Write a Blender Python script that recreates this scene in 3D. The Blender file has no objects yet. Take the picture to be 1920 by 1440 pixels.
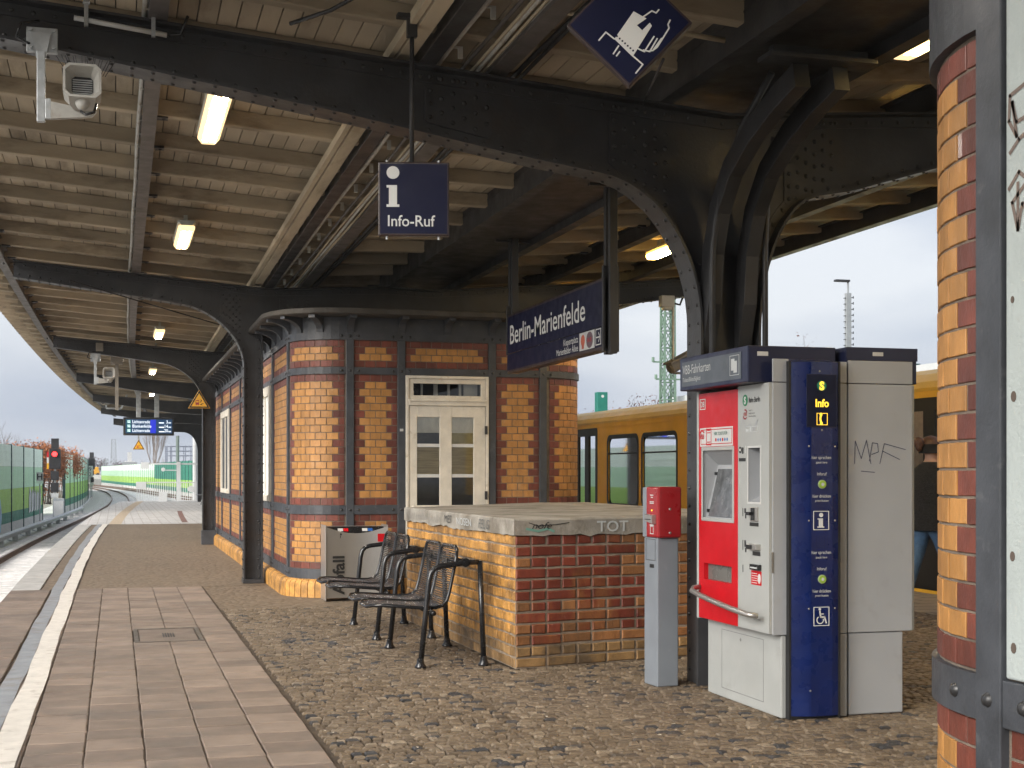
import bpy, math, random
import numpy as np
from mathutils import Vector, Matrix
R = math.radians
random.seed(11)
S = bpy.context.scene
COL = S.collection

# ------------------------------------------------------------------ camera, sky, sun, exposure
YAW = 15.95
EYE = 1.45
cam_d = bpy.data.cameras.new('camera')
cam = bpy.data.objects.new('camera', cam_d); COL.objects.link(cam)
cam.location = (0, 0, EYE); cam.rotation_euler = (R(90), 0, R(-YAW))
cam_d.sensor_width = 36; cam_d.lens = 36 * 2600 / 1920
cam_d.shift_y = 165 / 1920
cam_d.clip_start = .05; cam_d.clip_end = 6000
S.camera = cam

SUN_EL, SUN_AZ = 25, -122            # azimuth clockwise from +y
W = bpy.data.worlds.new('World'); S.world = W; W.use_nodes = True
nt = W.node_tree; N = nt.nodes; Lk = nt.links
bg = N['Background']
sky = N.new('ShaderNodeTexSky'); sky.sky_type = 'NISHITA'; sky.sun_disc = False
sky.sun_elevation = R(SUN_EL); sky.sun_rotation = R(SUN_AZ)
sky.air_density = 1.0; sky.dust_density = 4.0; sky.ozone_density = 1.5
tc = N.new('ShaderNodeTexCoord')
mp = N.new('ShaderNodeMapping'); mp.inputs['Scale'].default_value = (1, 1, 3.2)
nz = N.new('ShaderNodeTexNoise'); nz.inputs['Scale'].default_value = 1.9; nz.inputs['Detail'].default_value = 6
nz.inputs['Roughness'].default_value = .5
rp = N.new('ShaderNodeValToRGB')
rp.color_ramp.elements[0].position = .33; rp.color_ramp.elements[0].color = (1.85, 2.25, 3.05, 1)
rp.color_ramp.elements[1].position = .62; rp.color_ramp.elements[1].color = (4.3, 4.45, 4.7, 1)
mx = N.new('ShaderNodeMix'); mx.data_type = 'RGBA'; mx.inputs[0].default_value = .9
Lk.new(tc.outputs['Generated'], mp.inputs[0]); Lk.new(mp.outputs[0], nz.inputs['Vector'])
Lk.new(nz.outputs['Fac'], rp.inputs[0]); Lk.new(sky.outputs[0], mx.inputs[6]); Lk.new(rp.outputs[0], mx.inputs[7])
Lk.new(mx.outputs[2], bg.inputs['Color']); bg.inputs['Strength'].default_value = .06

sun_d = bpy.data.lights.new('sun', 'SUN'); sun_d.energy = 1.5; sun_d.angle = R(35); sun_d.color = (1, .965, .91)
sun = bpy.data.objects.new('sun', sun_d); COL.objects.link(sun)
_d = Vector((math.sin(R(SUN_AZ)) * math.cos(R(SUN_EL)), math.cos(R(SUN_AZ)) * math.cos(R(SUN_EL)), math.sin(R(SUN_EL))))
sun.rotation_euler = (-_d).to_track_quat('-Z', 'Y').to_euler()
vs = S.view_settings
vs.view_transform = 'Standard'; vs.look = 'None'; vs.gamma = 1; vs.use_curve_mapping = False; vs.exposure = 1.78
S.render.engine = 'CYCLES'
S.cycles.use_denoising = True
S.cycles.max_bounces = 7; S.cycles.diffuse_bounces = 4; S.cycles.use_adaptive_sampling = True; S.cycles.adaptive_threshold = .025; S.cycles.glossy_bounces = 3
S.cycles.transparent_max_bounces = 12
S.cycles.sample_clamp_indirect = 6

# ------------------------------------------------------------------ helpers
OFF = {}

def tag(o, label=None, cat=None, group=None, kind=None):
    if label: o['label'] = label
    if cat: o['category'] = cat
    if group: o['group'] = group
    if kind: o['kind'] = kind
    return o

def thing(name, label, cat, loc=(0, 0, 0), group=None):
    o = bpy.data.objects.new(name, None); COL.objects.link(o)
    o.location = loc; o.empty_display_size = .2
    OFF[o.name] = Vector(loc)
    return tag(o, label, cat, group)

class MB:
    def __init__(s): s.v = []; s.f = []; s.m = []
    def add(s, vs, fs, mi=0):
        b = len(s.v); s.v += [tuple(v) for v in vs]
        s.f += [tuple(i + b for i in f) for f in fs]; s.m += [mi] * len(fs)
        return s
    def box(s, x0, x1, y0, y1, z0, z1, mi=0):
        return s.add([(x0,y0,z0),(x1,y0,z0),(x1,y1,z0),(x0,y1,z0),(x0,y0,z1),(x1,y0,z1),(x1,y1,z1),(x0,y1,z1)],
              [(0,3,2,1),(4,5,6,7),(0,1,5,4),(1,2,6,5),(2,3,7,6),(3,0,4,7)], mi)
    def obox(s, c, ax, ay, az, mi=0):           # centre and three half-axis vectors
        c, ax, ay, az = map(Vector, (c, ax, ay, az)); q = []
        for k in (-1, 1):
            for a, b in ((-1,-1),(1,-1),(1,1),(-1,1)): q.append(c + ax*a + ay*b + az*k)
        return s.add(q, [(0,3,2,1),(4,5,6,7),(0,1,5,4),(1,2,6,5),(2,3,7,6),(3,0,4,7)], mi)
    def bar(s, p0, p1, w, h, up=(0,0,1), mi=0):
        p0, p1 = Vector(p0), Vector(p1); d = (p1-p0); L = d.length; d.normalize()
        u = Vector(up)
        if abs(d.dot(u)) > .99: u = Vector((0,1,0))
        x = d.cross(u).normalized(); z = x.cross(d).normalized()
        return s.obox((p0+p1)/2, x*w/2, d*L/2, z*h/2, mi)
    def tube(s, path, r, n=8, mi=0, cap=True, closed=False):
        P = [Vector(p) for p in path]; k = len(P); vs = []; u = None
        rr = r if isinstance(r, (list, tuple)) else [r]*k
        for i, p in enumerate(P):
            a = P[i-1] if (i > 0 or closed) else P[i]; b = P[(i+1) % k] if (i < k-1 or closed) else P[i]
            t = (b-a).normalized()
            if u is None:
                u = t.cross(Vector((0,0,1)))
                if u.length < .1: u = t.cross(Vector((0,1,0)))
            else: u = u - t*u.dot(t)
            u.normalize(); w = t.cross(u)
            for j in range(n):
                an = 2*math.pi*j/n; vs.append(p + (u*math.cos(an) + w*math.sin(an))*rr[i])
        fs = []
        for i in range(k if closed else k-1):
            i2 = (i+1) % k
            for j in range(n):
                fs.append((i*n+j, i*n+(j+1)%n, i2*n+(j+1)%n, i2*n+j))
        if cap and not closed: fs += [tuple(range(n-1,-1,-1)), tuple(range((k-1)*n, k*n))]
        return s.add(vs, fs, mi)
    def cyl(s, p0, p1, r, n=12, mi=0): return s.tube([p0, p1], r, n, mi)
    def prism(s, poly, o, ux, uy, un, d, mi=0):  # 2-D polygon in plane (o,ux,uy), thickness d along un
        o, ux, uy, un = map(Vector, (o, ux, uy, un)); k = len(poly)
        a = [o + ux*p[0] + uy*p[1] for p in poly]; b = [q + un*d for q in a]
        fs = [tuple(range(k-1,-1,-1)), tuple(range(k, 2*k))] + [(i, (i+1)%k, k+(i+1)%k, k+i) for i in range(k)]
        return s.add(a+b, fs, mi)
    def dome(s, p, nrm, r, h=None, n=6, mi=0):
        p, nrm = Vector(p), Vector(nrm).normalized(); h = h or r*.7
        u = nrm.orthogonal().normalized(); w = nrm.cross(u); vs = []
        for rr, hh in ((1, 0), (.75, .62)):
            for j in range(n):
                a = 2*math.pi*j/n; vs.append(p + (u*math.cos(a)+w*math.sin(a))*r*rr + nrm*h*hh)
        vs.append(p + nrm*h)
        fs = [(j,(j+1)%n,n+(j+1)%n,n+j) for j in range(n)] + [(n+j, n+(j+1)%n, 2*n) for j in range(n)]
        return s.add(vs, fs, mi)
    def strip(s, rows, mi=0, closed=False):     # rows of equal point counts
        n = len(rows[0]); vs = [p for r in rows for p in r]; fs = []
        for i in range(len(rows)-1):
            for j in range(n if closed else n-1):
                fs.append((i*n+j, i*n+(j+1)%n, (i+1)*n+(j+1)%n, (i+1)*n+j))
        return s.add(vs, fs, mi)
    def build(s, name, mat, parent=None, smooth=False, bevel=0, bseg=2, kind=None, label=None):
        V = np.array(s.v, dtype=float).reshape(-1, 3)
        if parent is not None: off = np.array(OFF[parent.name])
        else: off = np.array([V[:,0].min()/2+V[:,0].max()/2, V[:,1].min()/2+V[:,1].max()/2, V[:,2].min()])
        me = bpy.data.meshes.new(name); me.from_pydata((V-off).tolist(), [], s.f)
        mats = mat if isinstance(mat, (list, tuple)) else [mat]
        for m in mats: me.materials.append(m)
        if len(mats) > 1: me.polygons.foreach_set('material_index', s.m)
        if smooth: me.polygons.foreach_set('use_smooth', [True]*len(s.f))
        me.update()
        o = bpy.data.objects.new(name, me); COL.objects.link(o)
        if parent is not None: o.parent = parent
        else: o.location = off.tolist()
        OFF[o.name] = Vector(off.tolist())
        if bevel:
            b = o.modifiers.new('bevel', 'BEVEL'); b.width = bevel; b.segments = bseg; b.limit_method = 'ANGLE'; b.angle_limit = R(40)
        if kind: o['kind'] = kind
        if label: o['label'] = label
        return o

def copy_tree(o, parent=None, d=(0, 0, 0)):
    c = o.copy(); COL.objects.link(c); c.parent = parent
    if parent is None: c.location = o.location + Vector(d); OFF[c.name] = c.location.copy()
    for ch in list(o.children): copy_tree(ch, c)
    return c

# ------------------------------------------------------------------ materials
def mk(name, col, rough=.6, metal=0., var=.15, sc=5., bump=0., bsc=60., rnd=0., dirt=None, stretch=None, coat=0.,
       ramp=None, spec=.5, wear=None):
    m = bpy.data.materials.new(name); m.use_nodes = True
    nt = m.node_tree; N = nt.nodes; L = nt.links; b = N['Principled BSDF']
    b.inputs['Roughness'].default_value = rough; b.inputs['Metallic'].default_value = metal
    b.inputs['Specular IOR Level'].default_value = spec
    if coat: b.inputs['Coat Weight'].default_value = coat; b.inputs['Coat Roughness'].default_value = .12
    g = N.new('ShaderNodeNewGeometry'); pos = g.outputs['Position']
    if stretch:
        q = N.new('ShaderNodeVectorMath'); q.operation = 'MULTIPLY'; q.inputs[1].default_value = stretch
        L.new(pos, q.inputs[0]); pos = q.outputs[0]
    def noise(scale, detail=3, rg=.55):
        n = N.new('ShaderNodeTexNoise'); n.inputs['Scale'].default_value = scale; n.inputs['Detail'].default_value = detail
        n.inputs['Roughness'].default_value = rg; L.new(pos, n.inputs['Vector']); return n.outputs['Fac']
    def rng(x, a, c, fa=.3, fb=.7):
        n = N.new('ShaderNodeMapRange'); L.new(x, n.inputs[0])
        for i, v in enumerate((fa, fb, a, c)): n.inputs[i+1].default_value = v
        return n.outputs[0]
    def scale(c, f):
        n = N.new('ShaderNodeVectorMath'); n.operation = 'SCALE'; L.new(c, n.inputs[0]); L.new(f, n.inputs['Scale']); return n.outputs[0]
    def mixc(f, a, c):
        n = N.new('ShaderNodeMix'); n.data_type = 'RGBA'; L.new(f, n.inputs[0]); L.new(a, n.inputs[6])
        n.inputs[7].default_value = (*c, 1); return n.outputs[2]
    rv = None
    if rnd or ramp:
        oi = N.new('ShaderNodeObjectInfo'); a = N.new('ShaderNodeMath'); a.operation = 'ADD'
        L.new(oi.outputs['Random'], a.inputs[0]); L.new(g.outputs['Random Per Island'], a.inputs[1])
        f = N.new('ShaderNodeMath'); f.operation = 'FRACT'; L.new(a.outputs[0], f.inputs[0]); rv = f.outputs[0]
    if ramp:
        r = N.new('ShaderNodeValToRGB'); r.color_ramp.interpolation = 'LINEAR'
        e = r.color_ramp.elements
        while len(e) < len(ramp): e.new(.5)
        for i, (p, c) in enumerate(ramp): e[i].position = p; e[i].color = (*c, 1)
        L.new(rv, r.inputs[0]); c = r.outputs[0]
    else:
        k = N.new('ShaderNodeRGB'); k.outputs[0].default_value = (*col, 1); c = k.outputs[0]
    if var: c = scale(c, rng(noise(sc), 1-var, 1+var))
    if rnd and not ramp:
        w = N.new('ShaderNodeMath'); w.operation = 'MULTIPLY'; w.inputs[1].default_value = 7.31; L.new(rv, w.inputs[0])
        f = N.new('ShaderNodeMath'); f.operation = 'FRACT'; L.new(w.outputs[0], f.inputs[0])
        c = scale(c, rng(f.outputs[0], 1-rnd, 1+rnd, 0, 1))
    for dd in ([dirt] if dirt and not isinstance(dirt, list) else dirt or []):
        dc, amt, ds, lo = dd
        c = mixc(rng(noise(ds, 5, .65), 0, amt, lo, lo+.16), c, dc)
    L.new(c, b.inputs['Base Color'])
    if var and rough > .15:
        L.new(rng(noise(sc*1.7), max(.02, rough-.1), min(1, rough+.1)), b.inputs['Roughness'])
    if bump:
        bn = N.new('ShaderNodeBump'); bn.inputs['Strength'].default_value = min(1, bump); bn.inputs['Distance'].default_value = .01*max(1, bump)
        L.new(noise(bsc, 3, .6), bn.inputs['Height']); L.new(bn.outputs[0], b.inputs['Normal'])
    return m

def emis(name, col, st, rough=.4, light=False):
    m = bpy.data.materials.new(name); m.use_nodes = True; b = m.node_tree.nodes['Principled BSDF']
    b.inputs['Base Color'].default_value = (*[min(1, c*.8) for c in col], 1); b.inputs['Roughness'].default_value = rough
    b.inputs['Emission Color'].default_value = (*col, 1); b.inputs['Emission Strength'].default_value = st
    if not light: m.cycles.emission_sampling = 'NONE'
    return m

def glass(name, tint=(.95, .97, .97), refl=1.0):
    m = bpy.data.materials.new(name); m.use_nodes = True; nt = m.node_tree; N = nt.nodes; L = nt.links
    N.remove(N['Principled BSDF']); t = N.new('ShaderNodeBsdfTransparent'); t.inputs[0].default_value = (*tint, 1)
    g = N.new('ShaderNodeBsdfGlossy'); g.inputs['Roughness'].default_value = .03; g.inputs[0].default_value = (refl, refl, refl, 1)
    f = N.new('ShaderNodeFresnel'); f.inputs[0].default_value = 1.5; x = N.new('ShaderNodeMixShader')
    L.new(f.outputs[0], x.inputs[0]); L.new(t.outputs[0], x.inputs[1]); L.new(g.outputs[0], x.inputs[2])
    L.new(x.outputs[0], N['Material Output'].inputs[0]); return m

def grid_mat(name, col, jcol, sx, sy, jw=.012, rough=.8, var=.12, off=.5):
    m = mk(name, col, rough, var=var, sc=3, bump=.25, bsc=90); nt = m.node_tree; N = nt.nodes; L = nt.links
    b = N['Principled BSDF']; src = b.inputs['Base Color'].links[0].from_socket
    g = [n for n in N if n.type == 'NEW_GEOMETRY'][0]
    t = N.new('ShaderNodeTexBrick'); t.offset = off; t.inputs['Scale'].default_value = 1
    t.inputs['Brick Width'].default_value = sx; t.inputs['Row Height'].default_value = sy; t.inputs['Mortar Size'].default_value = jw
    t.inputs['Color1'].default_value = (1,1,1,1); t.inputs['Color2'].default_value = (.82,.82,.82,1); t.inputs['Mortar'].default_value = (*jcol, 1)
    L.new(g.outputs['Position'], t.inputs['Vector'])
    x = N.new('ShaderNodeVectorMath'); x.operation = 'MULTIPLY'; L.new(src, x.inputs[0]); L.new(t.outputs['Color'], x.inputs[1])
    L.new(x.outputs[0], b.inputs['Base Color']); return m

class M: pass
M.steel = mk('steel_paint', (.036, .0365, .039), .42, var=.3, sc=3, bump=.15, bsc=35, spec=.35, dirt=((.045, .036, .029), .6, 2.2, .55))
M.rivet = mk('rivet_paint', (.026, .026, .027), .4, var=.2)
M.iron = mk('iron_grey', (.048, .052, .060), .5, var=.25, sc=6, bump=.2, bsc=40, dirt=((.17, .17, .17), .5, 9, .62))
M.wood = mk('ceiling_board', (.40, .34, .25), .8, var=.22, sc=1.6, bump=.3, bsc=30, rnd=.13, dirt=[((.10, .075, .05), .6, 2.4, .55), ((.07, .05, .035), .8, 26, .66)], stretch=(1, .25, 1))
M.rafter = mk('rafter_paint', (.38, .32, .232), .8, var=.25, sc=2.5, bump=.6, bsc=22, rnd=.14, dirt=[((.13, .095, .06), .7, 3, .52), ((.08, .06, .04), .7, 40, .66)], stretch=(.35, 1, 1))
M.tile = mk('roof_tile', (.36, .29, .20), .85, var=.25, sc=4, bump=.3, bsc=30, dirt=((.14, .11, .08), .6, 5, .5))
M.cover = mk('roof_cover', (.08, .07, .065), .9, var=.2)
M.slab = mk('concrete_slab', (.22, .168, .132), .72, var=.16, sc=3.5, bump=.35, bsc=140, rnd=.2, dirt=[((.13, .11, .095), .55, 1.8, .5), ((.11, .09, .075), .7, 45, .68)])
M.slabL = mk('edge_slab', (.29, .26, .235), .75, var=.14, sc=4, bump=.3, bsc=120, rnd=.09, dirt=((.18, .15, .13), .5, 3, .52))
M.joint = mk('joint_sand', (.085, .062, .042), .95, var=.3, sc=9, bump=.8, bsc=120)
M.cob = mk('cobble_stone', None, .62, var=.22, sc=22, bump=.5, bsc=120,
    ramp=[(0, (.03,.03,.033)), (.075, (.045,.044,.046)), (.10, (.10,.072,.046)), (.4, (.15,.11,.071)), (.62, (.185,.139,.092)), (.85, (.125,.092,.062)), (.95, (.25,.198,.14)), (1, (.185,.143,.096))],
    dirt=((.15, .112, .076), .45, .9, .48))
M.edgec = mk('platform_edge', (.42, .41, .39), .85, var=.15, sc=5, bump=.3, bsc=80, rnd=.07)
M.white = mk('white_line_paint', (.66, .62, .56), .7, var=.1, sc=8, bump=.2, bsc=150, dirt=((.36, .31, .26), .7, 7, .56))
M.blueg = mk('grey_strip_paint', (.25, .265, .285), .75, var=.15, sc=6, bump=.2, bsc=120, dirt=((.2, .17, .14), .6, 5, .52))
M.yb = mk('yellow_brick', (.41, .195, .053), .5, var=.2, sc=11, bump=.3, bsc=90, rnd=.13, coat=.04, stretch=(1, 1, .5), dirt=[((.24, .12, .04), .45, 4, .54), ((.13, .075, .035), .75, 60, .66), ((.5, .42, .30), .35, 2.2, .6)])
M.rb = mk('red_brick', (.135, .034, .021), .52, var=.28, sc=11, bump=.3, bsc=90, rnd=.28, coat=.1, stretch=(1, 1, .5), dirt=((.09, .03, .02), .5, 5, .6))
M.yb2 = mk('weathered_yellow_brick', (.50, .25, .06), .55, var=.3, sc=9, bump=.6, bsc=70, rnd=.2, dirt=[((.15, .08, .03), .8, 3.2, .47), ((.10,.06,.03), .7, 11, .6), ((.55, .52, .45), .5, 20, .68)])
M.rb2 = mk('weathered_red_brick', (.155, .032, .017), .5, var=.25, sc=10, bump=.4, bsc=70, rnd=.28, dirt=[((.36, .17, .05), .55, 2.2, .52), ((.62, .58, .52), .55, 13, .66)], stretch=(1, 1, .45))
M.ob2 = mk('weathered_orange_brick', (.27, .115, .04), .6, var=.25, sc=9, bump=.6, bsc=70, rnd=.25, dirt=[((.12, .06, .025), .7, 3, .5), ((.55, .51, .45), .5, 13, .66)], stretch=(1, 1, .45))
M.db2 = mk('dirty_base_brick', (.24, .14, .055), .65, var=.3, sc=7, bump=.5, bsc=60, rnd=.25, dirt=[((.05, .04, .03), .7, 3, .5), ((.45, .42, .37), .5, 12, .66)])
M.mortar = mk('mortar', (.17, .135, .105), .95, var=.25, sc=12, bump=.6, bsc=90)
M.mortar2 = mk('light_mortar', (.25, .20, .15), .95, var=.3, sc=9, bump=.6, bsc=90, dirt=((.16, .11, .07), .7, 3, .5))
M.conc = mk('cap_concrete', (.31, .285, .245), .85, var=.2, sc=4, bump=.5, bsc=45, dirt=[((.13, .108, .08), .75, 2.5, .47), ((.55, .53, .49), .5, 9, .6)])
M.cream = mk('cream_paint', (.66, .61, .52), .5, var=.1, sc=7, bump=.2, bsc=40, dirt=((.34, .25, .15), .6, 8, .6))
M.black = mk('black_paint', (.013, .013, .014), .22, var=.2)
M.matblack = mk('matt_black', (.015, .015, .016), .6, var=.2)
M.galv = mk('galvanised', (.42, .44, .45), .45, metal=.5, var=.2, sc=12)
M.inox = mk('brushed_steel', (.47, .45, .42), .33, metal=.75, var=0)
M.silver = mk('machine_grey', (.37, .38, .365), .42, metal=.0, var=.06, sc=3, bump=.05, bsc=200, dirt=[((.30, .295, .28), .6, 4, .57), ((.2, .19, .17), .5, 40, .69)])
M.silver2 = mk('machine_side_grey', (.35, .362, .378), .45, var=.05, sc=3, bump=.06, bsc=300, dirt=[((.27, .265, .255), .55, 4, .58), ((.2, .19, .175), .5, 38, .69)])
M.red = mk('red_lacquer', (.50, .004, .010), .4, var=.08, sc=6, coat=.1, dirt=((.42, .05, .045), .3, 7, .64), spec=.3)
M.red2 = mk('dark_red_lacquer', (.30, .012, .016), .35, var=.1, sc=6, coat=.3)
M.blue = mk('pillar_blue', (.003, .013, .085), .3, var=.15, sc=6, coat=.35, dirt=((.015, .025, .07), .4, 12, .64))
M.navy = mk('header_navy', (.010, .014, .045), .4, var=.12, sc=5)
M.signblue = mk('sign_navy', (.0025, .0045, .030), .5, var=.1, spec=.2)
M.signrim = mk('sign_rim', (.03, .016, .016), .4, var=.1)
M.ltr = mk('sign_white', (.66, .67, .66), .5, var=0)
M.ltrd = mk('ink_black', (.02, .02, .02), .5, var=0)
M.ltrg = mk('dim_grey_print', (.50, .52, .52), .5, var=0)
M.hdr = mk('header_panel_grey', (.085, .10, .12), .45, var=.08)
M.wh = mk('white_plastic', (.56, .56, .545), .45, var=.06)
M.ygl = emis('yellow_glow', (1, .60, .05), .42)
M.grnb = mk('green_button', (.30, .46, .06), .35, var=.05)
M.yel = mk('warning_yellow', (.72, .36, .008), .45, var=.04)
M.lamp = emis('lamp_glow', (1.0, .93, .83), 55, light=True)
M.lampe = emis('lamp_edge', (1.0, .70, .34), .5)
M.lampy = emis('lamp_yellow_glow', (1.0, .76, .40), 55, light=True)
M.lampye = emis('lamp_yellow_edge', (1.0, .62, .14), 7, light=True)
M.lampn = emis('lamp_near_yellow_glow', (1.0, .70, .25), 10, light=True)
M.fix = mk('lamp_housing', (.40, .42, .38), .5, var=.1)
M.cond = mk('conduit', (.50, .50, .47), .5, var=.15, dirt=((.3, .25, .18), .6, 7, .5))
M.plank = mk('cable_plank', (.50, .43, .31), .7, var=.2, sc=4, stretch=(1, .2, 1), dirt=((.26, .2, .12), .6, 6, .5))
M.glass = glass('window_glass')
M.tglass = glass('train_glass', (.90, .94, .92))
M.sand = mk('wall_plaster', (.38, .42, .41), .8, var=.05, sc=7, bump=.35, bsc=60, dirt=((.30, .30, .28), .55, 14, .64))
# ------------------------------------------------------------------ layout curves (platform bends gently to the right, then the line swings left)
def off(y):
    return .0005 * max(0., min(y, 76.) - 17.) ** 2 + (max(0., y - 76.) * .059)
def hermite(tab):
    X = np.array([t[0] for t in tab], float); Y = np.array([t[1] for t in tab], float); T = np.gradient(Y, X)
    def f(x):
        i = int(np.clip(np.searchsorted(X, x) - 1, 0, len(X)-2)); h = X[i+1]-X[i]; t = (x-X[i])/h
        return float((2*t**3-3*t**2+1)*Y[i] + (t**3-2*t**2+t)*h*T[i] + (-2*t**3+3*t**2)*Y[i+1] + (t**3-t**2)*h*T[i+1])
    return f
railL = hermite([(-40,-3.45),(-10,-3.45),(17,-3.45),(30,-3.37),(40,-3.17),(49,-2.9),(60,-2.45),(73.6,-1.8),(88,-1.2),(105,-.65),(120,-.42),(138,-.36),(158,-.6),(177,-1.1),(200,-2.2),(219,-3.4),(260,-7),(330,-16),(420,-32)])
railR = hermite([(-40,10.2),(30,10.3),(60,10.3),(80,9.8),(100,8.6),(120,6.9),(136,5.7),(157,4.3),(180,3.0),(230,-.8),(290,-6.8),(330,-11.5),(420,-27)])
eL = lambda y: -1.24 + off(y)
eR = lambda y: 9.36 - (0 if y < 30 else .0006*(y-30)**2)
YEND = 71.

# ------------------------------------------------------------------ ground, ballast, tracks
M.ground = mk('rough_ground', (.30, .28, .24), .95, var=.3, sc=.6, bump=1, bsc=3, dirt=((.14, .15, .07), .5, .25, .5))
M.ballast = mk('ballast', (.56, .54, .51), .9, var=.35, sc=14, bump=2.5, bsc=22, dirt=((.20, .16, .125), .6, 1.5, .55))
MB().add([(-900,-300,-1.5),(1500,-300,-1.5),(1500,2600,-1.5),(-900,2600,-1.5)], [(0,1,2,3)]).build('ground', M.ground, kind='structure')
ys = list(np.arange(-25, 140, 3.)) + list(np.arange(140, 421, 8.))
g = MB(); g.strip([[(railL(y)-2.6, y, -1.36), (railL(y)-1.1, y, -1.16), (railL(y)+.75, y, -1.15), (railL(y)+2.7, y, -1.16)] for y in ys])
g.build('ballast_bed', M.ballast, kind='structure')
g = MB(); g.strip([[(railR(y)-2.6, y, -1.372), (railR(y)-1.1, y, -1.168), (railR(y)+.75, y, -1.158), (railR(y)+3.6, y, -1.18)] for y in ys])
g.build('ballast_bed', M.ballast, kind='structure')
# strip of light gravel and concrete path between line and noise barrier
M.path = mk('concrete_path', (.68, .67, .66), .9, var=.12, sc=2, bump=.4, bsc=40)
g = MB(); g.strip([[(railL(y)-4.6, y, -1.30), (railL(y)-1.75, y, -1.29)] for y in ys if y > 20]); g.build('service_path', M.path, kind='structure')
g = MB(); g.strip([[(railL(y)+2.3, y, -1.135), (railR(y)-.6 if y < 190 else railL(y)+3.2, y, -1.14)] for y in ys if 72 < y < 260]); g.build('service_path', M.path, kind='structure')

M.railtop = mk('rail_steel', (.30, .22, .17), .35, metal=.6, var=.3, sc=3)
M.railrust = mk('rail_rust', (.13, .075, .045), .8, var=.3, sc=8)
M.sleeper = mk('concrete_sleeper', (.64, .62, .60), .9, var=.15, sc=6, rnd=.08)
def rail(fx, name, y0, y1, label):
    t = thing(name, label, 'rail', (fx(20), 20, -1.1))
    yy = [y for y in np.arange(y0, y1, 2.5)]
    pr = [(-.065,-1.11),(-.065,-1.095),(-.012,-1.07),(-.012,-1.0),(-.035,-.99),(-.035,-.962),(.035,-.962),(.035,-.99),(.012,-1.0),(.012,-1.07),(.065,-1.095),(.065,-1.11)]
    g = MB(); g.strip([[(fx(y)+a, y, b) for a, b in pr] for y in yy]); g.build('rail_web', M.railrust, t)
    g = MB(); g.strip([[(fx(y)-.034, y, -.958), (fx(y)+.034, y, -.958)] for y in yy]); g.build('running_surface', M.railtop, t)
rail(lambda y: railL(y), 'running_rail', -20, 330, 'outer steel rail of the left hand track, farther from the platform')
rail(lambda y: railL(y)+1.49, 'running_rail', -20, 330, 'inner steel rail of the left hand track, beside the platform edge')
rail(lambda y: railR(y), 'running_rail', -20, 330, 'inner rail of the track under the yellow train')
rail(lambda y: railR(y)+1.49, 'running_rail', -20, 330, 'outer rail of the track under the yellow train')
g = MB()
for fx in (railL, railR):
    for y in np.arange(16, 150, .65):
        c = fx(y)+.745; g.add([(c-1.25,y-.13,-1.145),(c+1.25,y-.13,-1.145),(c+1.25,y+.13,-1.145),(c-1.25,y+.13,-1.145),
            (c-1.22,y-.1,-1.105),(c+1.22,y-.1,-1.105),(c+1.22,y+.1,-1.105),(c-1.22,y+.1,-1.105)], [(4,5,6,7),(0,1,5,4),(1,2,6,5),(2,3,7,6),(3,0,4,7)])
tag(g.build('railway_sleepers', M.sleeper, kind='stuff'), 'rows of pale concrete sleepers lying under the rails', 'sleepers')
# conductor rail with its supports
t = thing('conductor_rail', 'grey covered conductor rail on brackets beside the left hand track', 'conductor rail', (railL(45)-1.0, 45, -1.2))
g = MB(); g.strip([[(railL(y)-1.12, y, -.93), (railL(y)-1.12, y, -.80), (railL(y)-1.06, y, -.75), (railL(y)-.94, y, -.75), (railL(y)-.9, y, -.80), (railL(y)-.9, y, -.93)] for y in np.arange(22, 93, 2.)], closed=True)
g.build('rail_cover', M.galv, t)
for y in np.arange(24, 92, 4.5):
    g = MB(); x = railL(y)
    g.tube([(x-1.05,y,-.93),(x-1.25,y,-.95),(x-1.28,y,-1.1),(x-1.1,y,-1.17),(x-.75,y,-1.17)], .035, 6); g.box(x-1.1,x-.9,y-.05,y+.05,-1.2,-.93); g.build('bracket', M.galv, t)

# ------------------------------------------------------------------ platform body and paving
pl = MB(); yp = [-22.] + list(np.arange(-10, YEND+.1, 3.)) ; yp[-1] = YEND
pl.strip([[(eL(y)+.05,y,-1.4), (eL(y)+.05,y,-.30), (eL(y),y,-.28), (eL(y),y,-.016), (eR(y),y,-.016), (eR(y),y,-.28), (eR(y)-.05,y,-.3), (eR(y)-.05,y,-1.4)] for y in yp])
y = YEND; pl.add([(eL(y)+.05,y,-1.4),(eL(y),y,-.016),(eR(y),y,-.016),(eR(y)-.05,y,-1.4)], [(3,2,1,0)])
platform = pl.build('platform', M.joint, kind='structure')

M.cobfar = mk('far_cobbles', (.165, .123, .082), .75, var=.22, sc=7, bump=0, dirt=[((.13, .098, .066), .5, .9, .5), ((.05, .047, .045), .7, 13, .64), ((.27, .22, .16), .5, 15, .66)])
nt = M.cobfar.node_tree; b = nt.nodes['Principled BSDF']; v = nt.nodes.new('ShaderNodeTexVoronoi'); v.inputs['Scale'].default_value = 15
q = nt.nodes.new('ShaderNodeNewGeometry'); nt.links.new(q.outputs['Position'], v.inputs['Vector'])
bp = nt.nodes.new('ShaderNodeBump'); bp.invert = True; bp.inputs['Strength'].default_value = .9; bp.inputs['Distance'].default_value = .02
nt.links.new(v.outputs['Distance'], bp.inputs['Height']); nt.links.new(bp.outputs[0], b.inputs['Normal'])
M.farslab = grid_mat('far_slabs', (.60, .585, .57), (.55, .5, .46), .5, .5, .015)
M.redslab = mk('red_stain', (.22, .12, .10), .8, var=.2)
M.tact = mk('tactile_paving', (.50, .40, .29), .8, var=.15, sc=12, bump=.8, bsc=45)

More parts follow.
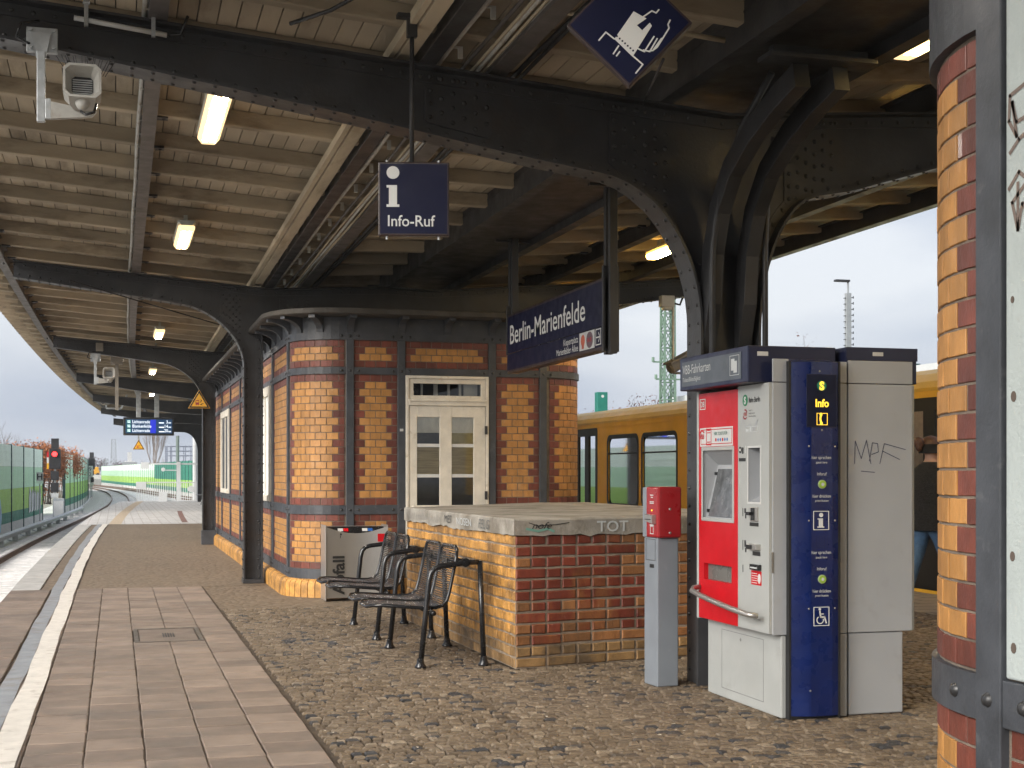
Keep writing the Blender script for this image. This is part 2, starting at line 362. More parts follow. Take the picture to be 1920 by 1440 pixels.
def sheet(name, fa, fb, y0, y1, z, mat, step=2.):
    yy = list(np.arange(y0, y1, step)) + [y1]
    return MB().strip([[(fa(y), y, z), (fb(y), y, z)] for y in yy]).build(name, mat, platform)
K = lambda c: (lambda y: c + off(y))
sheet('cobbled_surface', K(-.45), lambda y: 8.0, 18.05, 40., -.006, M.cobfar)
sheet('cobbled_surface', lambda y: 1.07, lambda y: 8.0, 14.9, 18.05, -.010, M.cobfar)
sheet('cobbled_surface', K(-.88), K(-.72), 18.05, 40., -.006, M.cobfar)
sheet('paved_surface', lambda y: eL(y)+.0, lambda y: eR(y), 40.05, YEND, -.003, M.farslab)
sheet('paved_surface', lambda y: 8.02, lambda y: 9.36, -10., 40.05, -.004, grid_mat('side_slabs', (.25, .21, .175), (.3, .28, .26), .45, .3, .012))
sheet('tactile_strip', K(-.45), K(-.12), 40.05, YEND, .001, M.tact)
sheet('stained_strip', lambda y: 1.55+off(y), lambda y: 1.72+off(y), 41, 53, .001, M.redslab)
def wavy(c, w, y0, y1, z, name, mat, a=.012, seed=1):
    rr = random.Random(seed); rows = []; ph = rr.uniform(0, 6)
    for y in np.arange(y0, y1+.01, .3):
        d = a*math.sin(y*1.3+ph) + a*.7*math.sin(y*3.1+ph*2) 
        rows.append([(c+off(y)+d+rr.uniform(-.002,.002), y, z), (c+off(y)+w+d*.8+rr.uniform(-.002,.002), y, z)])
    return MB().strip(rows).build(name, mat, platform)
wavy(-.615, .145, 4, 40.0, .0065, 'safety_line', M.white, .007)
wavy(-.745, .125, 4, 40.0, .006, 'grey_strip', M.blueg, .006, 2)

def slab(x0, x1, y0, y1, mat, name='paving_slab', z=0., c=.006, jit=.003):
    r = random.uniform; dz = [z + r(-jit, jit)*.6 for _ in range(4)]; t = r(-jit, jit)*.6
    j = lambda: r(-.003, .003)
    p = [(x0+j(),y0+j()),(x1+j(),y0+j()),(x1+j(),y1+j()),(x0+j(),y1+j())]; cx, cy = (x0+x1)/2, (y0+y1)/2
    q = [(a+math.copysign(c, cx-a), b+math.copysign(c, cy-b)) for a, b in p]
    vs = [(a,b,-.03) for a,b in p] + [(a,b,dz[i]+t-c*.7) for i,(a,b) in enumerate(p)] + [(a,b,dz[i]+t) for i,(a,b) in enumerate(q)]
    fs = [(8,9,10,11)] + [(i,(i+1)%4,4+(i+1)%4,4+i) for i in range(4)] + [(4+i,4+(i+1)%4,8+(i+1)%4,8+i) for i in range(4)]
    return MB().add(vs, fs).build(name, mat, platform)
cx = [-.455, -.155, .145, .445, .745, 1.05]
ry = 6.3; rows = []
while ry < 17.95: rows.append((ry, min(18.0, ry+.3))); ry += .3
for k in range(5):
    sh = random.uniform(-.03, .03)
    for (a, b_) in rows:
        if k in (2, 3) and 12.2 < (a+b_)/2 < 13.25: continue
        slab(cx[k]+.0035, cx[k+1]-.0035, a+sh+.010, b_+sh-.010, M.slab)
for k in range(23):
    a = 6.5+k*.5; slab(-1.235, -.77, a+.004, a+.496, M.slab)
for k in range(39):
    a = 6.3+k*.3; slab(-.745, -.46, a+.004, a+.296, M.slab)
for k in range(22):
    a = 18.05+k*1.; slab(eL(a+.5)-.0, eL(a+.5)+.34, a+.005, a+.995, M.edgec, z=.002)
# access cover
t = thing('access_cover', 'rectangular steel access cover let into the concrete slabs', 'cover', (.445, 12.72, 0))
g = MB(); g.box(.155,.735,12.2,12.235,-.03,.004); g.box(.155,.735,13.205,13.24,-.03,.004); g.box(.155,.19,12.235,13.205,-.03,.004); g.box(.70,.735,12.235,13.205,-.03,.004)
g.build('cover_frame', mk('cover_iron', (.09, .075, .06), .6, var=.3, sc=15, bump=.4), t)
MB().box(.20,.69,12.245,13.195,-.03,.0).build('cover_plate', M.slab, t, bevel=.004)
g = MB()
for k in range(5): g.box(.40+k*.022,.412+k*.022,12.55,12.85,.0,.003)
g.build('lifting_slots', M.matblack, t)

# mosaic cobbles: nearest 300 single, the rest one mesh
def cobbles():
    rr = random.Random(5); out = []
    def hidden(x, y):
        if 2.8 < x < 5.2 and 9.9 < y < 15.1 and (y - 9.8) > (x-2.83)*.2 + .05: return True
        return 3.8 < x < 4.66 and 7.47 < y < 8.4
    y = 5.5; k = 0
    while y < 14.95:
        h = rr.uniform(.05, .066); x = 1.075 + rr.uniform(0, .03); k += 1
        xm = min(7.98, .735*y + .35)
        while x < xm:
            w = rr.uniform(.05, .095)
            wav = .03*math.sin(x*1.7+y*.6) + .018*math.sin(x*4.1+1.3*y)
            wav2 = .03*math.sin((x+w)*1.7+y*.6) + .018*math.sin((x+w)*4.1+1.3*y)
            if not hidden(x+w/2, y+h/2) and .2748*x+.9615*y > 6.55: out.append((x, w, y, h, wav, wav2))
            x += w
        y += h
    def geo(mb, c):
        x, w, y, h, wa, wb = c; g_ = .0055; j = lambda s=.005: rr.uniform(-s, s)
        p = [(x+g_+j(), y+wa+g_+j()), (x+w-g_+j(), y+wb+g_+j()), (x+w-g_+j(), y+wb+h-g_+j()), (x+g_+j(), y+wa+h-g_+j())]
        cx_, cy_ = sum(a for a,_ in p)/4, sum(b for _,b in p)/4; z = rr.uniform(-.005, .004); tx, ty = rr.uniform(-.05,.05), rr.uniform(-.05,.05)
        q = [(cx_+(a-cx_)*.76, cy_+(b-cy_)*.74) for a,b in p]
        f = lambda a, b: z + (a-cx_)*tx + (b-cy_)*ty
        vs = [(a,b,-.022) for a,b in p] + [(a,b,f(a,b)-.008) for a,b in p] + [(a,b,f(a,b)) for a,b in q]
        mb.add(vs, [(8,9,10,11)] + [(i,(i+1)%4,4+(i+1)%4,4+i) for i in range(4)] + [(4+i,4+(i+1)%4,8+(i+1)%4,8+i) for i in range(4)])
    near = sorted(out, key=lambda c: math.hypot(c[0]-1.6, c[2]-6.6) if c[2] > 6.75 else 99)[:290]
    ns = set(near); big = MB()
    for c in out:
        if c in ns: m = MB(); geo(m, c); m.build('cobble_stone', M.cob, platform)
        else: geo(big, c)
    o = big.build('cobble_stones', M.cob, platform); o['kind'] = 'stuff'
cobbles()
# ------------------------------------------------------------------ canopy: steel frames, roof timber
XC = 4.05
def Hg(x, y=0.):        # upper edge of the girders; left wing lies lower from the second frame on
    return 3.89 + .079*abs(x-XC) - .22*min(1., max(0., (y-8.83)/9.61))*min(1., max(0., (3.6-x)/1.7))
FY = [-.9, 8.83, 18.44, 28.5, 38.6, 48.7, 58.8, 68.9]
LABEL_F = {0: 'riveted steel canopy frame behind the camera by the plastered building',
 1: 'large riveted steel frame with arched bracket, its column behind the ticket machines',
 2: 'riveted steel frame whose column stands at the front corner of the brick kiosk',
 3: 'riveted steel frame whose column carries the yellow warning triangle',
 4: 'fourth steel canopy frame, just behind the frame with the warning triangle',
 5: 'fifth steel canopy frame, from which the departure display hangs',
 6: 'sixth steel canopy frame, behind the departure display', 7: 'last steel canopy frame at the far end of the platform roof'}
def smooth_tab(tab):
    X = [a for a, _ in tab]; Y = [b for _, b in tab]
    return lambda d: float(np.interp(d, X, Y))
def frame(i):
    y = FY[i]; o = off(y); near = i == 1; kiosk = i in (2, 3)
    xl, xr = -1.45 + o, 8.3 + o*.4
    cols = [1.73 + (o if i == 3 else 0), 5.9] if kiosk else [XC + (o if i < 7 else 0)]
    hw = .115 if kiosk else .215
    tL = smooth_tab([(0,.55),(.85,.52),(1.5,.48),(2.66,.375),(4.7,.235),(5.8,.19)]) if not kiosk else smooth_tab([(0,.42),(.8,.31),(1.4,.27),(3.4,.17)])
    tR = smooth_tab([(0,.58),(.64,.56),(.92,.53),(1.66,.37),(3.,.25),(4.4,.18)]) if not kiosk else smooth_tab([(0,.4),(.8,.3),(2.6,.18)])
    aL, bL = (.72, .92) if not kiosk else (.75, .62)
    aR, bR = (.46, .95) if not kiosk else (.7, .6)
    def bot(x):
        cl = min(cols, key=lambda c: abs(c-x))
        inner = kiosk and cols[0] < x < cols[1]
        d = abs(x-cl)-hw
        if d < 0: return 0.
        left = x < cols[0]
        if inner: th, a, b = .36, .3, .3
        elif left: th, a, b = tL(d+hw), aL, bL
        else: th, a, b = tR(d+hw), aR, bR
        zb = Hg(x, y) - th
        if d < a: zb -= b*(1-math.sqrt(max(0, 1-((a-d)/a)**2)))
        return zb
    xs = set(np.round(np.linspace(xl, xr, 46), 3))
    for c in cols:
        for s in (-1, 1):
            for d in (.0, .004, .015, .03, .06, .1, .15, .2, .27, .35, .45, .55, .65, .75): xs.add(round(c+s*(hw+d+.0005), 4))
        xs |= {c-hw+.0005, c+hw-.0005, c}
    xs = sorted(x for x in xs if xl <= x <= xr)
    t = thing('canopy_frame', LABEL_F[i], 'canopy frame', (cols[0], y, 0), 'steel frames of the platform canopy')
    w = MB(); hy = .011
    for sgn in (-1, 1):
        rows = [[(x, y+sgn*hy, bot(x)), (x, y+sgn*hy, Hg(x, y))] for x in xs]
        w.strip(rows if sgn < 0 else [r[::-1] for r in rows])
    w.build('girder_web', M.steel, t)
    # flanges follow the upper and lower contour
    def band(pts, wid, th, name):
        m = MB(); rows = []
        for k, p in enumerate(pts):
            a, b = pts[max(0,k-1)], pts[min(len(pts)-1,k+1)]; dx, dz = b[0]-a[0], b[1]-a[1]; l = math.hypot(dx, dz) or 1
            nx, nz = dz/l*th/2, -dx/l*th/2
            rows.append([(p[0]-nx,y-wid/2,p[1]-nz),(p[0]+nx,y-wid/2,p[1]+nz),(p[0]+nx,y+wid/2,p[1]+nz),(p[0]-nx,y+wid/2,p[1]-nz)])
        m.strip(rows, closed=True); m.add(rows[0]+rows[-1], [(3,2,1,0),(4,5,6,7)])
        return m.build(name, M.steel, t)
    band([(x, Hg(x, y)+.008) for x in xs if abs(x-XC) > .02 or True], .22, .018, 'top_flange')
    segs = [[x for x in xs if x <= cols[0]-hw-.0004]]
    if kiosk: segs.append([x for x in xs if cols[0]+hw+.0004 <= x <= cols[1]-hw-.0004])
    segs.append([x for x in xs if x >= cols[-1]+hw+.0004])
    fw = .24 if not kiosk else .2
    contours = []
    for k, sg in enumerate(segs):
        pts = [(x, bot(x)) for x in sg]
        if k < len(segs)-1: pts = pts + [(sg[-1], z) for z in (2.2, 1.1, 0)]
        if k > 0: pts = [(sg[0], z) for z in (0, 1.1, 2.2)] + pts
        pts = [p for n_, p in enumerate(pts) if n_ == 0 or math.hypot(p[0]-pts[n_-1][0], p[1]-pts[n_-1][1]) > .003]
        band(pts, fw, .018, 'lower_flange'); contours.append(pts)
    # edge angles (strips on the web) and rivets
    an = MB(); rv = MB(); yf = y - hy
    an.strip([[(x, yf-.009, Hg(x, y)-.075), (x, yf-.009, Hg(x, y)-.001)] for x in xs]); an.strip([[(x, yf-.009, Hg(x, y)-.075), (x, yf-.009, Hg(x, y)-.075), (x, yf, Hg(x, y)-.075)] for x in xs])
    for pts in contours:
        P = [p for p in pts]
        ins = []
        for k, p in enumerate(P):
            a, b = P[max(0,k-1)], P[min(len(P)-1,k+1)]; dx, dz = b[0]-a[0], b[1]-a[1]; l = math.hypot(dx, dz) or 1
            ins.append((p[0]-dz/l*.075, p[1]+dx/l*.075))
        an.strip([[(p[0], yf-.009, p[1]), (q_[0], yf-.009, q_[1]), (q_[0], yf, q_[1])] for p, q_ in zip(P, ins)])
        if i <= 3:
            q_ = np.array(P); cum = np.concatenate([[0], np.cumsum(np.hypot(*np.diff(q_, axis=0).T))])
            for s0 in np.arange(.06, cum[-1]-.03, .125):
                k = int(np.searchsorted(cum, s0)); f = (s0-cum[k-1])/(cum[k]-cum[k-1])
                x, z = q_[k-1] + (q_[k]-q_[k-1])*f; dx, dz = (q_[k]-q_[k-1])/(cum[k]-cum[k-1])
                rv.dome((x-dz*.042, yf-.009, z+dx*.042), (0,-1,0), .015)
                if near or i == 2:
                    for yy in (-.075, .075): rv.dome((x+dz*.010, y+yy, z-dx*.010), (dz,0,-dx), .015)
    an.build('edge_angle', M.steel, t)
    if i <= 3:
        for x in np.arange(xl+.1, xr, .125): rv.dome((x, yf-.009, Hg(x, y)-.038), (0,-1,0), .015)
    # riveted gusset plates
    if i <= 3:
        plates = [(1.93, 2.38), (3.20, 3.64), (4.50, 4.90), (6.0, 6.4)] if not kiosk else [(cols[0]-1.35, cols[0]-1.0), (cols[0]-.42, cols[0]-.14), (cols[0]+.35, cols[0]+.75)]
        for (a, b) in plates:
            zt = min(Hg(a, y), Hg(b, y)) - .085; zb = max(bot(a), bot(b)) + .085
            if zb > zt - .08: continue
            za, zc = bot(a)+.085, bot(b)+.085
            m = MB(); c = .02
            m.prism([(a+c,za),(b-c,zc),(b,zc+c),(b,Hg(b, y)-.082-c),(b-c,Hg(b, y)-.082),(a+c,Hg(a, y)-.082),(a,Hg(a, y)-.082-c),(a,za+c)], (0,yf,0), (1,0,0), (0,0,1), (0,-1,0), .012)
            m.build('gusset_plate', M.steel, t)
            n1 = 6
            for q_ in range(n1):
                x = a+.035+(b-a-.07)*q_/(n1-1); lo = (za+(zc-za)*q_/(n1-1))+.04; hi = Hg(x, y)-.125; nz_ = max(2, int((hi-lo)/.085)+ (0 if q_ % 2 else 1))
                for kz in range(nz_):
                    z = lo+(hi-lo)*(kz+(.5 if q_ % 2 else 0))/max(1, nz_-1 + (1 if q_ % 2 else 0)); rv.dome((x, yf-.012, z), (0,-1,0), .017)
                rv.dome((x, yf-.0115, Hg(x, y)-.038), (0,-1,0), .016)
        for c in cols:
            for z in np.arange(.08, 2.9, .14):
                rv.dome((c-hw+.03, yf-.009, z), (0,-1,0), .014); rv.dome((c+hw-.03, yf-.009, z+.0), (0,-1,0), .014)
        tag(rv.build('rivets', M.rivet, t, smooth=True), kind='stuff')
    if i == 2:
        m = MB(); m.box(cols[0]-hw-.02, cols[0]+hw+.02, y-.13, y+.13, 0, .05); m.build('foot_plate', M.steel, t)
    if i == 3:
        m = MB(); m.box(cols[0]-hw-.03, cols[0]+hw+.03, y-.13, y+.13, 0, .28); m.build('foot_plate', M.iron, t)
    if near:
        for x in (3.90, 4.16):
            m = MB(); P = [(y-.03,2.2),(y-.04,2.6),(y-.08,2.95),(y-.2,3.25),(y-.42,3.5),(y-.75,3.68),(y-1.1,3.8),(y-1.4,3.87)]
            rows = []
            for k, p in enumerate(P):
                a, b = P[max(0,k-1)], P[min(len(P)-1,k+1)]; dy, dz = b[0]-a[0], b[1]-a[1]; l = math.hypot(dy, dz); ny, nz_ = -dz/l, dy/l
                wd = .15 if k else .03
                rows.append([(x-.05,p[0],p[1]),(x+.05,p[0],p[1]),(x+.05,p[0]+ny*wd,p[1]+nz_*wd),(x-.05,p[0]+ny*wd,p[1]+nz_*wd)])
            m.strip(rows, closed=True); m.add(rows[-1], [(0,1,2,3)]); m.build('curved_brace', M.steel, t, bevel=.006)
        m = MB(); m.box(3.66, 4.36, y-1.50, y-1.32, 3.875, 3.905); m.bar((3.7,y-1.42,3.93),(4.32,y-1.42,3.93),.06,.05); m.build('tie_plate', M.steel, t, bevel=.004)
        m = MB(); m.box(3.80, 4.30, y-.13, y-.10, 0, .5); m.box(3.83,3.86,y-.1,y,0,.5); m.build('foot_plate', M.steel, t)
for i in range(8): frame(i)

def pipe(pts, r, name, label, mat=None):
    return tag(MB().tube(pts, r, 8).build(name, mat or M.steel, smooth=True), label, 'pipe')
pipe([(3.86,8.60,0),(3.86,8.60,2.8),(3.86,8.58,3.0),(3.87,8.45,3.4),(3.9,8.2,3.7),(3.95,7.9,3.95)], .022, 'conduit_pipe', 'thin dark conduit running up the left side of the big column')
pipe([(4.26,8.62,0),(4.26,8.62,2.98),(4.26,8.62,3.0),(4.27,8.60,3.4),(4.29,8.55,3.72)], .021, 'conduit_pipe', 'thin dark conduit running up the right side of the big column')

# roof timber ------------------------------------------------------------
zB = lambda x, y=0.: Hg(x, y) + .27
roof = thing('canopy_roof', 'long boarded timber canopy roof painted beige over the platform', 'roof', (XC, 30, 3.9))
Y0, Y1 = -1.6, 69.6
LX = [-1.4, .25, 1.93, 3.58]; RX = [4.45, 5.65, 6.95, 8.27]
def xo(x, y): return x + off(y) * (1 if x < XC else .4)
def zat(f, x): return f(x)
def purlin(x, name='purlin', h=.2, fw=.11):
    m = MB(); yy = [Y0, 8.83, 18.44] + list(np.arange(22, Y1, 5)) + [Y1]
    pr = [(-fw/2,0),(fw/2,0),(fw/2,.014),(.008,.018),(.008,h-.018),(fw/2,h-.014),(fw/2,h),(-fw/2,h),(-fw/2,h-.014),(-.008,h-.018),(-.008,.018),(-fw/2,.014)]
    m.strip([[(xo(x,y)+a, y, Hg(x,y)+.018+b) for a, b in pr] for y in yy], closed=True)
    return m.build(name, M.steel if x not in (-1.4, .25) else M.purl, roof)
M.purl = mk('purlin_paint', (.11, .10, .095), .5, var=.2, dirt=((.06, .05, .045), .6, 4, .5))
for x in LX + RX: purlin(x)
# deep channel beams each side of the central gutter
for x, s in ((3.58, -1), (4.45, 1)):
    m = MB(); m.strip([[(xo(x,y)-.05,y,Hg(x)+.0185),(xo(x,y)-.05,y,Hg(x)+.30),(xo(x,y)+.05,y,Hg(x)+.30),(xo(x,y)+.05,y,Hg(x)+.0185)] for y in [Y0, 17.] + list(np.arange(22, Y1, 6))], closed=True)
    m.build('valley_beam', M.steel, roof)
m = MB(); m.strip([[(xo(3.63,y),y,4.02),(xo(4.4,y),y,4.02)] for y in [Y0, 17] + list(np.arange(22, Y1+6, 6))]); m.build('valley_gutter', M.steel, roof)
# rafters
ry = [Y0+.35+k*.97 for k in range(int((Y1-Y0)/.97))]
far_r = MB()
def rafter(mb, xa, xb, y):
    w = .05; d = .125; n = 12; rows = []
    for k in range(n+1):
        x = xa+(xb-xa)*k/n; j = random.uniform(-.006, .006); jz = random.uniform(-.006, .004)
        z1 = zB(x, y); X = xo(x, y); e = .008
        rows.append([(X,y-w+j,z1),(X,y-w+j,z1-d+e+jz),(X,y-w+e+j,z1-d+jz),(X,y+w-e+j,z1-d+jz),(X,y+w+j,z1-d+e+jz),(X,y+w+j,z1)])
    mb.strip(rows); mb.add(rows[0]+rows[-1], [(0,1,2,3,4,5),(11,10,9,8,7,6)])
for k, y in enumerate(ry):
    if min(abs(y-f) for f in FY) < .12: y += .16
    for xa, xb in ((-1.75, 3.53), (4.5, 8.6)):
        if y < 30:
            m = MB(); rafter(m, xa, xb, y+random.uniform(-.02,.02)); m.build('rafter', M.rafter, roof)
        else: rafter(far_r, xa, xb, y)
far_r.build('rafters', M.rafter, roof, kind='stuff')
# iron shoes where the rafters meet the second purlin
m = MB()
for y in ry:
    if y > 40: continue
    for x in (.25, -1.4, 5.65, 6.95):
        s = 1 if x in (.25, -1.4) else -1
        z = zB(x, y)-.125; X = xo(x, y); m.box(min(X+s*.055, X+s*.15), max(X+s*.055, X+s*.15), y-.05, y+.05, z-.022, z-.002); m.dome((X+s*.12, y, z-.02), (0,0,-1), .02)
m.build('rafter_shoes', M.steel, roof, kind='stuff')
# boards
bw = .128
def boards(xa, xb, ya, yb, single, mb=None):
    n = int(round((xb-xa)/bw))
    for k in range(n):
        x0 = xa+(xb-xa)*k/n+.004; x1 = xa+(xb-xa)*(k+1)/n-.004; dz = random.uniform(0, .006)
        yy = [ya, yb] if yb < 19 else list(np.linspace(ya, yb, 5))
        q = MB() if single else mb; rows = []
        for y in yy:
            a, c = xo(x0, y), xo(x1, y); rows.append([(a,y,zB(x0,y)+dz),(c,y,zB(x1,y)+dz),(c,y,zB(x1,y)+.024+dz),(a,y,zB(x0,y)+.024+dz)])
        q.strip(rows, closed=True)
        if single: q.build('board', M.wood, roof)
for ya, yb, sg in ((Y0, 8.83, True), (8.838, 18.44, True)):
    boards(-1.8, 3.6, ya, yb, sg); boards(4.42, 8.62, ya, yb, sg)
m = MB()
for ya, yb in ((18.448, 28.5), (28.508, 48.7), (48.708, Y1)):
    boards(-1.8, 3.6, ya, yb, False, m); boards(4.42, 8.62, ya, yb, False, m)
m.build('boards', M.wood, roof, kind='stuff')
m = MB(); yy = [Y0-.1, 8.83, 18.44] + list(np.arange(22, Y1+4, 5))
m.strip([[(xo(x,y),y,zB(x,y)+.05) for x in (-1.85,1.9,3.6,XC,8.7)] for y in yy]); m.build('roof_cover', M.cover, roof)
# wavy tile edge
m = MB()
for xa, xb in ((-1.62, -2.05), (8.45, 8.85)):
    rows = []
    for y in np.arange(Y0, Y1, .06):
        ph = (y % .27)/.27; wv = .048*math.sin(ph*2*math.pi) + .026*math.sin(ph*4*math.pi+.6)
        rows.append([(xo(xa+(xb-xa)*f, y), y, zB(xa+(xb-xa)*f, y)-.03+wv+(f*.01)) for f in (0, .5, .501, 1)])
    m.strip(rows); m.strip([[(p[0],p[1],p[2]+.025) for p in r] for r in rows]); m.strip([[r[-1], (r[-1][0],r[-1][1],r[-1][2]+.025)] for r in rows])
m.build('tile_edge', M.tile, roof, kind='stuff')
# fascia purlin darker edge boards
# cable run along the roof ------------------------------------------------
t = thing('cable_run', 'bundle of cables, conduit and cover planks fixed along the roof', 'cables', (2.0, 20, 4.0))
zc = lambda x, y=0.: Hg(x, y)+.06
def lstrip(name, x, w, h, mat, z=None, y0=Y0, y1=38.):
    z = .06 if z is None else z; Z = lambda y: Hg(x,y)+z; m = MB(); m.strip([[(x-w/2+off(y),y,Z(y)),(x+w/2+off(y),y,Z(y)),(x+w/2+off(y),y,Z(y)+h),(x-w/2+off(y),y,Z(y)+h)] for y in [y0, 8.83, 18.44, 22, 27, 32, y1]], closed=True); return m.build(name, mat, t)
lstrip('cover_plank', 1.80, .10, .05, M.plank); lstrip('cover_plank', 1.715, .04, .07, M.plank)
lstrip('cover_plank', 2.42, .13, .03, M.purl, .05)
for k, (x, r, mt) in enumerate(((2.04,.021,M.cond),(2.30,.016,M.cond),(2.335,.010,M.plank),(2.36,.010,M.cond),(2.265,.012,M.plank),(2.2,.014,M.purl),(2.56,.018,M.matblack),(2.60,.014,M.matblack))):
    P = [(x+off(y)+.006*math.sin(y*1.3+k), y, zc(x,y)+.02+.006*math.sin(y*.9+k*2)) for y in np.arange(Y0, 38, .6)]
    MB().tube(P, r, 6).build('cable' if r < .02 else 'conduit', mt, t, smooth=True)
for y in np.arange(-1, 37, .8):
    m = MB(); m.box(2.0+off(y), 2.13+off(y), y-.012, y+.012, zc(2.04,y)+.043, zc(2.04,y)+.055); m.box(2.1+off(y),2.13+off(y),y-.01,y+.01,zc(2.04,y)-.02,zc(2.04,y)+.045); m.build('clip', M.cond, t)
t = thing('conduit_run', 'straight pale conduit clipped along the left hand roof purlin', 'conduit', (.17, 20, 4.2))
MB().tube([(.175+off(y)+.004*math.sin(y*2), y, Hg(.2,y)+.07) for y in np.arange(Y0, 60, .8)], .018, 6).build('conduit', M.cond, t, smooth=True)
for y in np.arange(-1, 40, .42):
    m = MB(); m.box(.17+off(y), .225+off(y), y-.008, y+.008, Hg(.2,y)+.048, Hg(.2,y)+.054); m.build('clip', M.cond, t)
pipe([(x, 7.0+.05*math.sin(x*3), zB(x)-.19) for x in np.arange(-.6, 1.6, .3)]+[(1.7,7.0,zB(1.7)-.18),(1.76,7.1,zB(1.7)-.15)], .012, 'roof_cable', 'thin pale conduit crossing the rafters near the camera', M.plank)
pipe([(x, 7.62, zB(x)-.175) for x in (2.5,2.9,3.2,3.5)], .016, 'roof_cable', 'thin pale conduit behind the diamond sign', M.plank)
pipe([(x, 9.6+.2*math.sin(x), zB(x)-.18) for x in (4.6,5.5,6.5,7.6)], .012, 'roof_cable', 'thin dark conduit crossing the rafters right of the big column', M.purl)
tag(MB().tube([(-.55,18.0,3.82),(.3,18.6,3.66),(1.35,19.2,3.45)], .008, 5).build('tension_cable', M.matblack), 'thin black cable slung under the second frame', 'cable')

# lamps -------------------------------------------------------------------
def lamp(x, y, z, label, L=1.3, w=.15, mats=None):
    t = thing('ceiling_lamp', label, 'lamp', (x, y, z), 'strip lamps under the canopy')
    def prof(a, zz0, zz1, l):
        m = MB(); rows = []
        for yy, s in ((-l/2, .82), (-l/2+.05, 1), (l/2-.05, 1), (l/2, .82)):
            rows.append([(x-a*s,y+yy,zz1),(x-a*s,y+yy,zz0+.03),(x-a*s*.7,y+yy,zz0),(x+a*s*.7,y+yy,zz0),(x+a*s,y+yy,zz0+.03),(x+a*s,y+yy,zz1)])
        m.strip(rows); m.add(rows[0]+rows[-1], [(5,4,3,2,1,0),(6,7,8,9,10,11)]); return m
    g1, g2 = mats or (M.lamp, M.lampe)
    prof(w/2, z, z+.05, L).build('diffuser', g2, t)
    m = MB()
    for s in (-1, 1): m.box(x+s*w*.17-w*.1, x+s*w*.17+w*.1, y-L/2+.10, y+L/2-.10, z-.004, z-.0005)
    m.build('tube', g1, t)
    prof(w/2+.008, z+.051, z+.10, L+.03).build('housing', M.fix, t)
    m = MB()
    for s in (-1, 1): m.box(x-.02, x+.02, y+s*L*.3-.015, y+s*L*.3+.015, z+.1, z+.2)
    m.build('hanger', M.fix, t)
lx = .66
for k, (y, lab) in enumerate(((10.55,'glowing strip lamp nearest the camera, below the big girder'),(15.4,'second glowing strip lamp on the left, before the kiosk frame'),(19.6,'strip lamp partly hidden behind the second frame'),
    (25.6,'glowing strip lamp between the kiosk frame and the warning triangle frame'),(29.6,'strip lamp just behind the warning triangle frame'),(35.2,'small glowing lamp above the departure display, left row'),(40.2,'lamp seen between the far frames left of the display post'),(45.2,'farthest but one lamp above the display'),(51,'farthest lamp glimpsed above the display'))):
    lamp(lx+off(y)+.05, y, Hg(lx, y)-.05, lab, 1.3 if k else 1.55, .17)
for y, lab in ((5.5,'unseen strip lamp added to the left row just above the camera'),(.6,'unseen strip lamp added to the left row behind the camera')): lamp(lx, y, Hg(lx)-.05, lab, 1.3, .17)  # unseen lamps added to the row to lighten the near ceiling and floor
lamp(4.62, 6.75, 3.97, 'yellow glowing strip lamp at the upper right beside the brick corner', 1.5, .17, (M.lampn, M.lampe))
lamp(6.3, 15.2, Hg(6.3)-.02, 'yellowish strip lamp on the right behind the big column', 1.3, .16, (M.lampy, M.lampye))
for y, lab in ((4.0,'unseen strip lamp added on the right above the plastered building'),(9.8,'unseen strip lamp added on the right behind the big girder'),(20.4,'unseen strip lamp added on the right over the far side of the kiosk'),(25.6,'second unseen strip lamp added on the right beside the far side of the kiosk')):
    lamp(6.3, y, Hg(6.3)-.02, lab, 1.3, .16, (M.lampy, M.lampye))  # unseen lamps added along the right to brighten the train side
# ------------------------------------------------------------------ brick building blocks
CAMP = Vector((0, 0, EYE))
def brick_geo(f, u0, u1, z0, z1, nu=1, d=.005, c=.0022, jt=.0045, rnd=.0015, jg=.0008):
    r = random.uniform; d += r(-rnd, rnd); a, b = u0+jt+r(-.001,.001), u1-jt+r(-.001,.001); p, q = z0+jt, z1-jt
    mb = MB(); rows = []
    for k in range(nu+1):
        u = a+(b-a)*k/nu; uc = min(max(u, a+c), b-c)
        ja, jb, jc = r(-jg,jg), r(-jg,jg), r(-jg,jg)*.6; rows.append([f(u+jc,p+ja,-.006), f(u+jc,p+ja,d-c), f(uc+jc,p+c+ja,d), f(uc+jc,q-c+jb,d), f(u+jc,q+jb,d-c), f(u+jc,q+jb,-.006)])
    mb.strip(rows); n = nu*6
    mb.f += [(1,2,3,4)[::-1], (n+1,n+2,n+3,n+4), (0,1,4,5)[::-1], (n+0,n+1,n+4,n+5)]; mb.m += [0]*4
    return mb
class Wall:
    """collects bricks of one thing: the largest in view become single parts, the others one mesh per colour"""
    def __init__(s, root): s.root = root; s.items = []
    def add(s, mb, mat):
        V = [Vector(v) for v in mb.v]; c = sum(V, Vector())/len(V)
        n = (V[3]-V[2]).cross(V[-3]-V[2]) if len(V) > 6 else Vector((0,-1,0))
        view = CAMP-c; sc = abs(n.dot(view.normalized()))/view.length_squared
        s.items.append((sc, mb, mat))
    def flush(s, most=290, name='brick'):
        s.items.sort(key=lambda t: -t[0]); rest = {}
        for i, (sc, mb, mat) in enumerate(s.items):
            if i < most: mb.build(name, mat, s.root)
            else:
                r = rest.setdefault(mat.name, (MB(), mat))[0]; r.add(mb.v, mb.f)
        for k, (mb, mat) in rest.items():
            mb.build('bricks', mat, s.root, kind='stuff')
